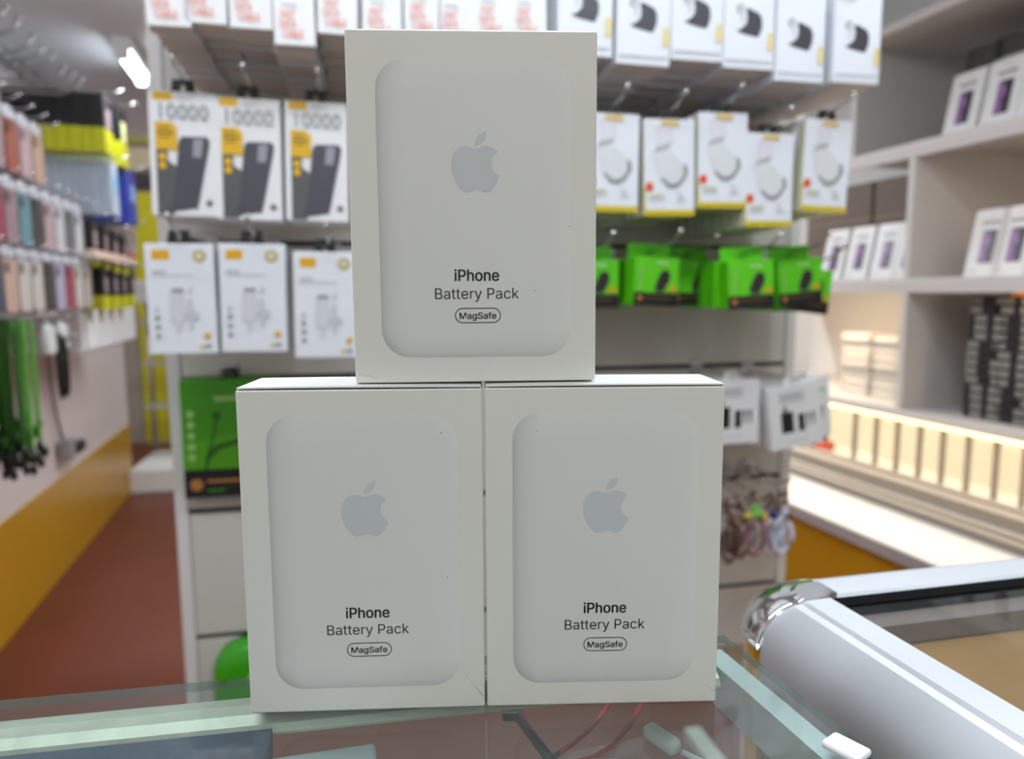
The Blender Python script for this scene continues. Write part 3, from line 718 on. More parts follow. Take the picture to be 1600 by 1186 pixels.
M_SATIN = mat('satin_aluminium', (206, 210, 216), 0.48, 0.4, vary=0.02, scale=90)
ZR = 0.001
sweep('side_rail', M_SATIN, [(PV + R2 * 0.003, OL), (PV + R2 * 0.42, OL)], -0.06, z_shift=ZR)
sweep('back_rail', M_SATIN, [(PV + B2 * 0.006, OB), (PV + B2 * 0.55, OB)], -0.06, z_shift=ZR)
a0, a1 = math.atan2(OL.y, OL.x), math.atan2(OB.y, OB.x)
if a1 > a0:
    a0 += 2 * math.pi
arc = [(PV, Vector((math.cos(a0 + (a1 - a0) * k / 10), math.sin(a0 + (a1 - a0) * k / 10)))) for k in range(11)]
stn = [(PV + R2 * 0.003, OL)] + arc + [(PV + B2 * 0.006, OB)]
sweep('corner_cap', M_CHROME, stn, -0.021, -0.0006, ZR + 0.0006)
stn2 = [(PV + R2 * 0.0, OL)] + arc + [(PV + B2 * 0.006, OB)]
prof = [(0.004, -0.0215), (RW - 0.002, -0.0215), (RW - 0.002, -0.93), (0.004, -0.93)]
mb = MB()
mb.loft([[(o.x + d.x * c, o.y + d.y * c, up + z) for c, z in prof] for o, d in stn2])
mb.build('corner_post', M_YWALL, alu)
M_RUB = mat('black_rubber', (12, 12, 12), 0.9, spec=0.08)
IB, IR = PV - OB * 0.0005, PV
mb = MB()
g0, g1 = PV, PV + B2 * 0.55
quad_slab(mb, [(g0.x, g0.y), (g1.x, g1.y), tuple(g1 - OB * 0.0085), tuple(g0 - OB * 0.0085)], up - 0.014, up - 0.001)
mb.build('rubber_gasket', M_RUB, alu)
M_DECK = mat('brown_deck', (146, 108, 52), 0.5, vary=0.12, scale=14)
q0, q1 = PV - OB * 0.0085, PV + B2 * 0.55 - OB * 0.0085
c0, c1 = q0 + R2 * 0.41, q1 + R2 * 0.41
mb = MB()
quad_slab(mb, [tuple(q0), tuple(q1), tuple(c1), tuple(c0)], up - 0.006, up - 0.002)
mb.build('glass_top', glass('deck_glass', (0.94, 0.95, 0.94), ior=1.28, dirt=0.05), alu)
mb = MB()
quad_slab(mb, [tuple(q0), tuple(q1), tuple(c1), tuple(c0)], up - 0.022, up - 0.016)
mb.build('deck', M_DECK, alu)
mb = MB()
quad_slab(mb, [tuple(q0), tuple(q1), tuple(q1 - OB * 0.012), tuple(q0 - OB * 0.012)], up - 0.0155, up - 0.0065)
mb.build('inner_strip', mat('taupe_strip', (120, 108, 104), 0.4, vary=0.1), alu)
mb = MB()
p0_, p1_ = PV + OL * (RW - 0.004) + R2 * 0.02, PV + OL * (RW - 0.004) + R2 * 0.42
p2_, p3_ = PV + B2 * 0.55 + R2 * 0.42, PV + B2 * 0.55 + OB * (RW - 0.004)
quad_slab(mb, [tuple(PV + OL * (RW - 0.004) + R2 * 0.003), tuple(p1_), tuple(p2_), tuple(p3_)], 0.0, up - 0.06)
mb.build('body', mat('grey_side_panel', (150, 146, 138), 0.5), alu)

# ------------------------------------------------------------------ the three white cartons
CW, CH, CDP = 0.0790, 0.1109, 0.0279
M_CARD = mat('white_coated_card', (226, 226, 217), 0.36, vary=0.012, scale=20)
M_LID = mat('white_card_lid', (236, 237, 238), 0.4, vary=0.01)
M_CORE = mat('dark_seam', (40, 38, 34), 0.9)
M_PRINT = printed('device_print', (222, 223, 218))
M_LOGO = mat('silver_grey_ink', (202, 206, 207), 0.3, 0.0, vary=0.01)
M_INK = mat('black_ink', (38, 40, 40), 0.45)
M_INKG = mat('charcoal_ink', (66, 68, 68), 0.45)

# the leaf-topped fruit emblem: an outline in a 24 x 24 square, relative cubic curves
EMBLEM = [((12.152, 6.896), """-.948 0 -2.415 -1.078 -3.96 -1.04 -2.04 .027 -3.91 1.183 -4.961 3.014 -2.117 3.675 -.546 9.103 1.519 12.09
1.013 1.454 2.208 3.09 3.792 3.039 1.52 -.065 2.09 -.987 3.935 -.987 1.831 0 2.35 .987 3.96 .948 1.637 -.026 2.676 -1.48 3.676 -2.948
1.156 -1.688 1.636 -3.325 1.662 -3.415 -.039 -.013 -3.182 -1.221 -3.22 -4.857 -.026 -3.04 2.48 -4.494 2.597 -4.559
-1.429 -2.09 -3.623 -2.324 -4.39 -2.376 -2 -.156 -3.675 1.09 -4.61 1.09"""),
          ((15.53, 3.83), """.843 -1.012 1.4 -2.427 1.245 -3.83 -1.207 .052 -2.662 .805 -3.532 1.818 -.78 .896 -1.454 2.338 -1.273 3.714
1.338 .104 2.715 -.688 3.559 -1.701""")]


def curve_pts(start, s, n=7):
    v = list(map(float, s.split()))
    x, y = start
    out = [(x, y)]
    for i in range(0, len(v), 6):
        a = (x + v[i], y + v[i + 1])
        b = (x + v[i + 2], y + v[i + 3])
        c = (x + v[i + 4], y + v[i + 5])
        for k in range(1, n + 1):
            t = k / n
            u = 1 - t
            out.append((u ** 3 * x + 3 * u * u * t * a[0] + 3 * u * t * t * b[0] + t ** 3 * c[0],
                        u ** 3 * y + 3 * u * u * t * a[1] + 3 * u * t * t * b[1] + t ** 3 * c[1]))
        x, y = c
    return out[:-1] if abs(out[-1][0] - start[0]) + abs(out[-1][1] - start[1]) < 0.02 else out


EM_CX, EM_CZ, EM_S = 0.0400, 0.0690, 0.0148 / 18.8
emblem = []
for st, s in EMBLEM:
    emblem.append([(EM_CX + (x - 11.95) * EM_S, EM_CZ - (y - 13.9) * EM_S) for x, y in curve_pts(st, s)])

T_A = text_polys(contours(GLYPHS['iPhone']), 0.00375, 0.0401, 0.0330, 0.93, 7, 0.00006)
T_B = text_polys(contours(GLYPHS['Battery Pack']), 0.00345, 0.0401, 0.0272, 0.98, -2, 0.00002)
T_C = text_polys(contours(GLYPHS['MagSafe']), 0.00215, 0.0403, 0.0207, 1.05, 7, 0.00003)
T_A.materials.append(M_INK)
T_B.materials.append(M_INKG)
T_C.materials.append(M_INK)


def badge_ring(cx, cz, w, h, th):
    o = rrect(cx, cz, w, h, h / 2 - 1e-5, 10)
    i = rrect(cx, cz, w - 2 * th, h - 2 * th, h / 2 - th - 1e-5, 10)
    mbb = MB()
    n = len(o)
    a = [mbb.bm.verts.new((p[0], 0, p[1])) for p in o]
    b = [mbb.bm.verts.new((p[0], 0, p[1])) for p in i]
    for k in range(n):
        f = mbb.bm.faces.new((a[k], a[(k + 1) % n], b[(k + 1) % n], b[k]))
        f.normal_update()
        if f.normal.y > 0:
            f.normal_flip()
    return mbb


def device_print():
    """The printed picture of the rounded battery: soft printed shading along its edges, as ink."""
    cx, cz, w, h, r = 0.03985, 0.0551, 0.0616, 0.0935, 0.0092
    insets = [0, 0.0002, 0.0006, 0.0012, 0.002, 0.003, 0.0042, 0.006, 0.0085]
    bm = bmesh.new()
    ink = bm.verts.layers.float_color.new('ink')
    rings = []
    N = 8
    for d in insets:
        pts = rrect(cx, cz, w - 2 * d, h - 2 * d, max(r - d, 0.0006), N)
        ring = []
        for j, p in enumerate(pts):
            q = j // (N + 1)
            t = math.radians(90 * q + 90 * (j % (N + 1)) / N)
            nx, nz = math.cos(t), math.sin(t)
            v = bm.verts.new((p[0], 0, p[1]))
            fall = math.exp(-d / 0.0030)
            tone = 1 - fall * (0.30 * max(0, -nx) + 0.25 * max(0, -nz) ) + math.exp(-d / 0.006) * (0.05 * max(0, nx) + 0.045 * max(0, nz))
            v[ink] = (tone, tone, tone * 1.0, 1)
            ring.append(v)
        rings.append(ring)
    n = len(rings[0])
    for a, b in zip(rings, rings[1:]):
        for k in range(n):
            bm.faces.new((a[k], a[(k + 1) % n], b[(k + 1) % n], b[k]))
    bm.faces.new(rings[-1])
    for f in bm.faces:
        f.normal_update()
        if f.normal.y > 0:
            f.normal_flip()
    me = bpy.data.meshes.new('device_picture')
    bm.to_mesh(me)
    bm.free()
    me.materials.append(M_PRINT)
    return me


ME_DEV = device_print()
mb = MB()
for e in emblem:
    mb.flat(e, 0)
me_tmp = mb.build('fruit_emblem', M_LOGO, recalc=False)
ME_EMB = me_tmp.data
bpy.data.objects.remove(me_tmp)
me_tmp = badge_ring(0.0403, 0.0218, 0.0149, 0.0049, 0.00028).build('badge_outline', M_INK, recalc=False)
ME_BDG = me_tmp.data
bpy.data.objects.remove(me_tmp)


def carton(label, loc, rz, roll, lid_gap, specks, crease, seam=True):
    t = thing('white_carton', label, 'carton', loc, rz, 'white battery pack cartons')
    t.rotation_euler = (0, -roll, rz)
    mb = MB()
    mb.box(0, CW, 0, CDP, 0, CH - (0.0008 if seam else 0.0003), bevel=0.0006, seg=3)
    mb.build('card_body', M_CARD, t)
    # seam under the tuck-in lid, then the lid, slightly bowed upwards
    mb = MB()
    mb.box(0.0012, CW - 0.0008, 0.0004 if seam else 0.0014, CDP - 0.0010, CH - 0.0008, CH - 0.0004)
    mb.build('lid_seam', M_CORE, t)
    mb = MB()
    nx, ny = 12, 4
    grid = {}
    for lay, dz in (('b', 0.0), ('t', 0.0005)):
        for i in range(nx + 1):
            for j in range(ny + 1):
                x, y = 0.0004 + (CW - 0.0008) * i / nx, (0.0003 if seam else 0.0012) + (CDP - 0.0006) * j / ny
                bow = lid_gap * math.sin(math.pi * (i / nx) ** 0.8) * math.sin(math.pi * (0.15 + 0.7 * j / ny))
                grid[lay, i, j] = mb.bm.verts.new((x, y, CH - 0.0005 + dz + bow))
    for i in range(nx):
        for j in range(ny):
            mb.bm.faces.new([grid['t', i, j], grid['t', i + 1, j], grid['t', i + 1, j + 1], grid['t', i, j + 1]])
            mb.bm.faces.new([grid['b', i, j + 1], grid['b', i + 1, j + 1], grid['b', i + 1, j], grid['b', i, j]])
    edge = [(i, 0) for i in range(nx)] + [(nx, j) for j in range(ny)] + [(i, ny) for i in range(nx, 0, -1)] + [(0, j) for j in range(ny, 0, -1)]
    for k in range(len(edge)):
        a, b = edge[k], edge[(k + 1) % len(edge)]
        mb.bm.faces.new([grid[('b',) + a], grid[('b',) + b], grid[('t',) + b], grid[('t',) + a]])
    mb.build('lid', M_LID, t)
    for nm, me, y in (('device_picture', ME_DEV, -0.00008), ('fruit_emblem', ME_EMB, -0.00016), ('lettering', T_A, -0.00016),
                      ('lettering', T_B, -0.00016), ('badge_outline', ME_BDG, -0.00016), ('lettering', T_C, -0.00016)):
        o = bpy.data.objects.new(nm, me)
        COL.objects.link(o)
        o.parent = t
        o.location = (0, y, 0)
    for (sx, sz, sr) in specks:
        mb = MB()
        mb.flat(circ(sx, sz, sr, n=7), -0.0002)
        mb.build('dirt_speck', M_INKG, t, recalc=False)
    for pts in crease:
        mb = MB()
        mb.tube([(x, -0.00012, z) for x, z in pts], 0.00013, 6)
        mb.build('crease', M_CARD, t)
    return t


carton('front left white carton, lower row, its lid edge gaping and corner creased', (-0.0887, 0.2272, 0.0), 0.048, -0.0012, 0.0004,
       [(0.0655, 0.0955, 0.00022), (0.0668, 0.0465, 0.0002)], [[(0.0720, 0.0130), (0.0755, 0.0085), (0.0783, 0.0040)]])
carton('front right white carton, lower row, beside the silver rail', (-0.0090, 0.2308, 0.0), 0.0303, -0.0002, 0.0003,
       [(0.0172, 0.0958, 0.00016)], [[(0.0762, 0.0062), (0.0785, 0.0040)]])
carton('uppermost white carton, standing across the two lower ones', (-0.0512, 0.2331, CH + 0.0006), 0.0484, 0.0028, 0.0002,
       [(0.0703, 0.0502, 0.00018), (0.0590, 0.0297, 0.00018)], [[(0.0003, 0.0034), (0.0035, 0.0028), (0.0070, 0.0016)]], seam=False)
# ------------------------------------------------------------------ the white display panel behind the cartons
G_STEP = 0.2185
S0, S1 = -0.514, 0.606
panel = thing('display_stand', 'free standing white slotted display stand hung with packaged phone accessories', 'display stand',
              PANEL.at(0, 0, FLOOR_Z), PANEL.rz)
M_BOARD = mat('white_slat_board', (208, 206, 200), 0.5, vary=0.02, scale=8)
grooves = [0.005 + G_STEP * k for k in range(-2, 6)]
zs = [-0.56] + grooves[:-2] + [0.92]
for za, zb in zip(zs, zs[1:]):
    mb = MB()
    mb.box(S0 + 0.021, S1 - 0.021, 0, 0.018, za - FLOOR_Z + 0.004, zb - FLOOR_Z - 0.004, bevel=0.0015)
    mb.build('slat', M_BOARD, panel)
for z in grooves[:-2]:
    mb = MB()
    mb.box(S0 + 0.004, S1 - 0.004, 0.003, 0.016, z - FLOOR_Z - 0.0045, z - FLOOR_Z + 0.0045)
    mb.build('groove_channel', M_BLACK, panel)
for x in (S0, S1 - 0.02):
    mb = MB()
    mb.box(x, x + 0.02, -0.003, 0.045, -0.56 - FLOOR_Z, 0.93 - FLOOR_Z, bevel=0.002)
    mb.build('side_post', M_WHITE, panel)
for x in (S0 + 0.02, S1 - 0.06):
    mb = MB()
    mb.box(x, x + 0.04, -0.01, 0.04, 0.02, -0.555 - FLOOR_Z, bevel=0.002)
    mb.box(x, x + 0.04, -0.05, 0.30, 0, 0.025, bevel=0.002)
    mb.build('leg', M_WHITE, panel)

M_PAPER = mat('white_pack_card', (232, 233, 235), 0.35, vary=0.01)
M_PAPERB = mat('cool_white_pack_card', (226, 230, 238), 0.33, vary=0.01)
M_ORANGE = mat('orange_ink', (226, 92, 50), 0.5)
M_GREYINK = mat('grey_ink', (150, 152, 154), 0.5)
M_PALEINK = mat('pale_grey_ink', (204, 206, 210), 0.5)
M_YEL = mat('yellow_ink', (222, 176, 22), 0.5)
M_AMB = mat('amber_ink', (222, 166, 12), 0.5)
M_DARKP = mat('charcoal_print', (66, 66, 74), 0.35)
M_DARKP2 = mat('slate_print', (88, 88, 88), 0.45)
M_BLUEG = mat('slate_blue_print', (74, 74, 84), 0.4)
M_LIME = mat('lime_yellow_card', (176, 178, 70), 0.4)
M_GREEN = mat('green_pack_card', (92, 204, 18), 0.35)
M_GREEND = mat('deep_green_card', (70, 166, 10), 0.4)
M_COPPER = mat('copper_ink', (170, 112, 58), 0.5)
M_RED = mat('red_ink', (222, 84, 48), 0.5)
M_GOLD = mat('gold_seal_ink', (176, 166, 112), 0.4)


def hang_tab(w, h, hole=0.0055):
    """Black hang tab: two posts and a cross bar that the hook runs under."""
    mbb = MB()
    mbb.prism([(-w / 2, 0), (-w / 2 + 0.003, h), (w / 2 - 0.003, h), (w / 2, 0), (hole / 2, 0), (hole / 2, h * 0.62), (-hole / 2, h * 0.62), (-hole / 2, 0)],
              0.0, 0.002)
    return mbb


def hook(fr, s, z, label, reach=0.28, rise=0.012, group='display hooks', tip_bend=True):
    t = thing('display_hook', label, 'hook', fr.at(s, 0, z), fr.rz, group)
    L = reach
    mbb = MB()
    pts = [(0, 0.004, 0), (0, -L * 0.80, 0), (0, -L * 0.93, rise * 0.35), (0, -L, rise)]
    mbb.tube(pts, 0.0018, 7)
    mbb.build('arm', M_WIRE, t)
    mbb = MB()
    mbb.ball((0, -L, rise), 0.0034, 0, 10)
    mbb.build('tip', M_CHROME, t)
    mbb = MB()
    mbb.box(-0.012, 0.012, -0.004, 0.001, -0.016, 0.014, bevel=0.0015)
    mbb.build('mount_plate', M_WIRE, t)
    return t


class Pack:
    """A kind of hanging pack: origin where the hook carries it; local x right, -y towards the shopper."""
    def __init__(self, name, cat, W, H, D, tab_h, m_body, art, tab_w=0.03, mi_bottom=None, texts=(), extra=None, no_tab=False, mi_sides=None, bevel=0.0012, tab_mat=None):
        self.name, self.cat, self.W, self.H, self.D, self.tab_h = name, cat, W, H, D, tab_h
        self.bottom_drop = tab_h * 0.62 + H
        mbb = MB()
        zt = -tab_h * 0.62 + 0.0
        mbb.box(-W / 2, W / 2, 0, D, zt - H, zt, 0, bevel=bevel, mi_bottom=mi_bottom, mi_sides=mi_sides)
        ms = m_body if isinstance(m_body, (list, tuple)) else [m_body]
        o = mbb.build(name, ms)
        self.me_body = o.data
        bpy.data.objects.remove(o)
        self.zt = zt
        self.me_tab = None
        if not no_tab:
            o = hang_tab(tab_w, tab_h).build('hang_tab', tab_mat or M_BLACK)
            for v in o.data.vertices:
                v.co.z += zt - 0.0005
                v.co.y += D * 0.35
            self.me_tab = o.data
            bpy.data.objects.remove(o)
        self.art = []
        for pi_, (nm, shapes) in enumerate(art):
            mbb = MB()
            mats = []
            for k, (pts, m) in enumerate(shapes):
                if m not in mats:
                    mats.append(m)
                mbb.flat([(p[0] - W / 2, p[1] + zt - H) for p in pts], -0.0003 - 0.00006 * k - 0.0004 * pi_, mats.index(m))
            o = mbb.build(nm, mats, recalc=False)
            self.art.append((nm, o.data, 0.0))
            bpy.data.objects.remove(o)
        for nm, txt, h, cx, cz, st, m in texts:
            me = text_polys(txt, h, cx - W / 2, cz + zt - H, st)
            me.materials.append(m)
            self.art.append((nm, me, -0.0034))
        self.extra = extra

    def front(self, loc, rz, label, group, tilt=0.0, lean=0.0):
        t = thing(self.name, label, self.cat, loc, rz, group)
        t.rotation_euler = (lean, tilt, rz)
        for nm, me, y in [('carton', self.me_body, 0.0)] + ([('hang_tab', self.me_tab, 0.0)] if self.me_tab else []) + self.art:
            o = bpy.data.objects.new(nm, me)
            COL.objects.link(o)
            o.parent = t
            o.location = (0, y, 0)
        return t

    def behind(self, loc, rz, label, group, tilt=0.0):
        o = bpy.data.objects.new(self.name, self.me_body)
        COL.objects.link(o)
        o.location = loc
        o.rotation_euler = (0, tilt, rz)
        return tag(o, label, self.cat, group)


def bars_(x, z, w, h, m):
    return (rrect(x + w / 2, z + h / 2, w, h, min(w, h) * 0.3, 2), m)


def R(x0, x1, z0, z1):
    return [(x0, z0), (x1, z0), (x1, z1), (x0, z1)]


M_UNDER_SHADE = mat('warm_card_underside', (212, 196, 184), 0.5)  # brownish shade put into the colour of the pack bottoms
# kinds ------------------------------------------------------------
cable_pack = Pack('cable_pack', 'cable pack', 0.0485, 0.135, 0.0125, 0.016, [M_PAPER, M_UNDER_SHADE],
                  [('printed_lines', [(R(0.010, 0.027, 0.0455, 0.0470), M_GREYINK), (R(0.012, 0.030, 0.042, 0.0435), M_PALEINK)])],
                  texts=[('lettering', 'FAST', 0.0088, 0.0175, 0.0305, 0.60, M_ORANGE), ('lettering', 'DATA', 0.0088, 0.0170, 0.0195, 0.56, M_ORANGE),
                         ('lettering', 'CABLE', 0.0088, 0.0225, 0.0085, 0.68, M_ORANGE)], tab_w=0.022, mi_bottom=1)
W = 0.076
buds_shape = [(0.018, 0.050), (0.026, 0.053), (0.033, 0.060), (0.034, 0.069), (0.032, 0.078), (0.036, 0.080), (0.052, 0.074), (0.0565, 0.067),
              (0.0565, 0.055), (0.052, 0.044), (0.049, 0.0425), (0.037, 0.0445), (0.026, 0.0465)]
earbud_pack = Pack('earbud_pack', 'earbud pack', W, 0.150, 0.0205, 0.016, [M_PAPERB, M_UNDER_SHADE],
                   [('case_picture', [(buds_shape, M_DARKP)]),
                    ('bud_picture', [(circ(0.0235, 0.078, 0.0062), M_GREYINK), (circ(0.0240, 0.0775, 0.0040), M_PALEINK), (rrect(0.0265, 0.068, 0.004, 0.014, 0.0018, 3), M_PALEINK)]),
                    ('printed_lines', [(R(0.006, 0.021, 0.117, 0.1195), M_GOLD), (R(0.006, 0.034, 0.111, 0.1130), M_PALEINK), (R(0.003, 0.073, 0.010, 0.0112), M_GREYINK), (R(0.003, 0.070, 0.0075, 0.0083), M_PALEINK)]),
                    ('side_label', [(R(0.0655, 0.0735, 0.026, 0.049), mat('pale_gold_ink', (226, 208, 140), 0.45))]),
                    ('corner_seal', [(circ(0.062, 0.140, 0.006), mat('olive_seal_ink', (170, 168, 60), 0.4))])], tab_w=0.03, mi_bottom=1)
power_bank_box = Pack('power_bank_box', 'power bank box', 0.0825, 0.158, 0.024, 0.018, M_PAPER,
                      [('brand_block', [(R(0.006, 0.029, 0.146, 0.1565), M_YEL)]),
                       ('printed_lines', [(R(0.034, 0.058, 0.152, 0.1535), M_PALEINK), (R(0.034, 0.052, 0.148, 0.1495), M_PALEINK)]),
                       ('dark_ground', [([(0.008, 0.002), (0.008, 0.084), (0.022, 0.084), (0.022, 0.070), (0.032, 0.064), (0.058, 0.010), (0.050, 0.010), (0.030, 0.006), (0.026, 0.002)], M_DARKP2)]),
                       ('power_bank_picture', [([(0.020, 0.010), (0.0265, 0.014), (0.036, 0.096), (0.040, 0.1015), (0.070, 0.1025), (0.0735, 0.098), (0.073, 0.090), (0.058, 0.016), (0.053, 0.011), (0.042, 0.008)], M_BLUEG),
                                               ([(0.052, 0.076), (0.054, 0.099), (0.066, 0.0995), (0.063, 0.076)], mat('pale_sheen_print', (150, 152, 164), 0.4))]),
                       ('yellow_badge', [([(0.008, 0.084), (0.008, 0.119), (0.027, 0.119), (0.034, 0.113), (0.0345, 0.084)], M_YEL),
                                         (R(0.011, 0.026, 0.110, 0.1125), mat('badge_ink', (120, 92, 10), 0.5)), (R(0.010, 0.030, 0.104, 0.1070), mat('badge_ink', (120, 92, 10), 0.5)), (R(0.012, 0.026, 0.099, 0.1010), mat('badge_ink', (120, 92, 10), 0.5)),
                                         (circ(0.0155, 0.075, 0.005, n=12), M_YEL), (circ(0.0155, 0.064, 0.005, n=12), M_YEL)]),
                       ('round_seal', [(circ(0.0715, 0.018, 0.004), mat('seal_ink', (110, 108, 104), 0.5))])],
                      texts=[('lettering', '10000', 0.0195, 0.0440, 0.1235, 0.93, mat('silver_ink', (156, 158, 162), 0.35))], tab_w=0.031)
charger_pack = Pack('charger_pack', 'charger pack', 0.0855, 0.1465, 0.018, 0.018, M_PAPERB,
                    [('brand_block', [(R(0.009, 0.0305, 0.125, 0.138), M_AMB)]),
                     ('gold_seal', [(circ(0.068, 0.130, 0.0085), M_GOLD), (circ(0.0675, 0.1305, 0.005), mat('pale_seal_ink', (214, 208, 170), 0.4))]),
                     ('printed_lines', [(R(0.009, 0.026, 0.108, 0.1105), mat('mid_grey_ink', (176, 178, 182), 0.5)), (R(0.009, 0.059, 0.1035, 0.1055), M_PALEINK)]),
                     ('charger_picture', [(rrect(0.0375, 0.064, 0.017, 0.046, 0.005), mat('soft_white_print', (208, 211, 217), 0.4)), (rrect(0.039, 0.0845, 0.015, 0.0060, 0.002), M_GREYINK),
                                          (rrect(0.055, 0.085, 0.006, 0.008, 0.002), M_PALEINK), (rrect(0.0535, 0.066, 0.007, 0.016, 0.002), M_PALEINK), (circ(0.056, 0.051, 0.009, 0.007), mat('soft_grey_print', (196, 200, 206), 0.4)), (rrect(0.054, 0.039, 0.005, 0.012, 0.002), M_PALEINK), (rrect(0.038, 0.036, 0.005, 0.014, 0.002), mat('soft_white_print', (208, 211, 217), 0.4))]),
                     ('icon_column', [(circ(0.0125, zz, 0.0034, n=12), M_GREYINK if k < 3 else M_PALEINK) for k, zz in enumerate((0.0245, 0.0365, 0.0485, 0.060))]),
                     ('yellow_dot', [(circ(0.0735, 0.0245, 0.0042), M_YEL), (R(0.062, 0.0695, 0.009, 0.0125), mat('pale_yellow_ink', (228, 206, 120), 0.5)), (R(0.070, 0.078, 0.009, 0.0125), M_GREYINK)])], tab_w=0.031)
yb = mat('yellow_green_ink', (206, 184, 34), 0.45)
headset_pack = Pack('headset_pack', 'headset pack', 0.0775, 0.1345, 0.022, 0.015, [M_PAPERB, M_LIME, mat('pale_side_card', (212, 214, 190), 0.4)],
                    [('bottom_band', [(R(0.0, 0.0775, 0.0, 0.0085), yb), (R(0, 0.0025, 0.008, 0.040), yb)]),
                     ('case_picture', [([(0.012, 0.085), (0.020, 0.101), (0.036, 0.104), (0.040, 0.091), (0.060, 0.072), (0.065, 0.060), (0.056, 0.045), (0.046, 0.040), (0.034, 0.042), (0.020, 0.060)], mat('pearl_print', (215, 218, 221), 0.4)),
                                       ([(0.014, 0.087), (0.020, 0.096), (0.036, 0.100), (0.042, 0.100), (0.036, 0.093), (0.022, 0.089)], mat('mid_grey_ink', (176, 178, 182), 0.5)),
                                       ([(0.060, 0.073), (0.066, 0.069), (0.067, 0.058), (0.057, 0.043), (0.047, 0.038), (0.036, 0.039), (0.024, 0.052), (0.028, 0.053), (0.040, 0.0445), (0.052, 0.047), (0.060, 0.057)], M_GREYINK),
                                       ([(0.019, 0.101), (0.018, 0.125), (0.043, 0.126), (0.044, 0.102)], mat('lilac_white_print', (220, 218, 228), 0.4))]),
                     ('orange_mark', [(rrect(0.008, 0.0405, 0.011, 0.012, 0.003), M_RED)]),
                     ('printed_lines', [(R(0.008, 0.030, 0.026, 0.030), mat('sage_ink', (196, 198, 160), 0.5)), (R(0.008, 0.031, 0.021, 0.0225), M_PALEINK), (R(0.050, 0.064, 0.021, 0.0235), M_PALEINK), ([(0.050, 0.034), (0.054, 0.034), (0.060, 0.026), (0.057, 0.025)], M_PALEINK)]),
                     ('brand_block', [(R(0.026, 0.052, 0.1245, 0.1325), mat('pale_amber_ink', (218, 190, 128), 0.5))])],
                    mi_bottom=1, mi_sides=2, tab_w=0.032)


def adapter_box(W, H, D):
    k = W / 0.07
    case_p = [(0.032 * k, 0.026), (0.036 * k, 0.039), (0.042 * k, 0.052), (0.049 * k, 0.0545), (0.056 * k, 0.049), (0.055 * k, 0.038), (0.047 * k, 0.0235), (0.038 * k, 0.0225)]
    pk = Pack('earphone_box', 'earphone box', W, H, D, 0.001, [M_GREEN, M_BLACK],
              [('black_band', [(R(0, W, 0, 0.0195), mat('black_print', (20, 20, 20), 0.4)), (R(0.016 * k, 0.060 * k, 0.0128, 0.0140), mat('dim_copper_ink', (128, 88, 52), 0.4)), (R(0.016 * k, 0.054 * k, 0.0085, 0.0093), mat('olive_ink', (70, 84, 30), 0.4)), (circ(0.0095 * k, 0.011, 0.0046, n=14), M_COPPER)]),
               ('earphone_picture', [(case_p, mat('black_case_print', (44, 36, 44), 0.35)), (R(0.033 * k, 0.049 * k, 0.0200, 0.0235), mat('grey_green_print', (74, 110, 62), 0.4))]),
               ('brand_pill', [(rrect(0.042 * k, 0.0635, 0.020 * k, 0.0045, 0.002), mat('pale_green_ink', (166, 220, 130), 0.5))]),
               ('side_letters', [(rrect(0.0095 * k, 0.026 + 0.0075 * q, 0.0055, 0.0058, 0.0018), mat('soft_green_ink', (140, 200, 90), 0.5)) for q in range(5)]),
               ('amber_spot', [(circ(0.060 * k, 0.0265, 0.0075, 0.0055), mat('amber_spot_ink', (190, 170, 30), 0.5))])],
              mi_bottom=1, no_tab=True)
    # folded hang card rising from the back of the box
    mbb = MB()
    pts = rrect(0, 0.0095, W * 0.96, 0.023, 0.003, 3)
    mbb.prism(pts, D - 0.0012, D, 0)
    mbb.flat(rrect(0, 0.0065, 0.016, 0.0055, 0.0025, 4), D - 0.0016, 1)
    o = mbb.build('hang_card', [M_GREEN, M_GREEND])
    pk.art.append(('hang_card', o.data, 0.0))
    bpy.data.objects.remove(o)
    return pk


ear_box = adapter_box(0.074, 0.072, 0.032)

# ---- top row: cable packs
top_px = [(228, 296, 41), (294, 353, 37), (361, 424, 45), (430, 490, 71), (500, 562, 54), (575, 624, 66), (637, 684, 58), (690, 736, 70), (745, 792, 62), (800, 848, 64)]
where = ['nearest the far ceiling lamp', 'second from the far ceiling lamp', 'third from the far ceiling lamp', 'hanging lowest of the orange row', 'just clear of the uppermost carton',
         'peeking over the cartons, first of five', 'peeking over the cartons, second of five', 'peeking over the cartons, third of five',
         'peeking over the cartons, fourth of five', 'peeking over the cartons, fifth of five']
rnd = random.Random(3)
for k, (u0, u1, vb) in enumerate(top_px):
    off = 0.285
    s, zb = PANEL.px((u0 + u1) / 2, vb, off)
    z = zb + cable_pack.bottom_drop
    hook(PANEL, s, z, 'wire hook carrying the cable pack ' + where[k], 0.32)
    cable_pack.front(PANEL.at(s, off, z), PANEL.rz, 'white cable pack with orange lettering, ' + where[k], 'cable packs in the top row', tilt=rnd.uniform(-0.02, 0.02))
    n = 17 if k < 5 else 5
    for j in range(1, n + 1):
        if j in (4, 9) and k in (1, 2, 3):
            continue
        cable_pack.behind(PANEL.at(s + rnd.uniform(-0.002, 0.002) + 0.002 * (j > 8), off - 0.0155 * j, z + rnd.uniform(-0.0012, 0.0012)), PANEL.rz,
                          'white cable pack, %s back in the queue ' % ORD[j] + where[k], 'cable packs behind, ' + where[k], tilt=rnd.uniform(-0.02, 0.02))

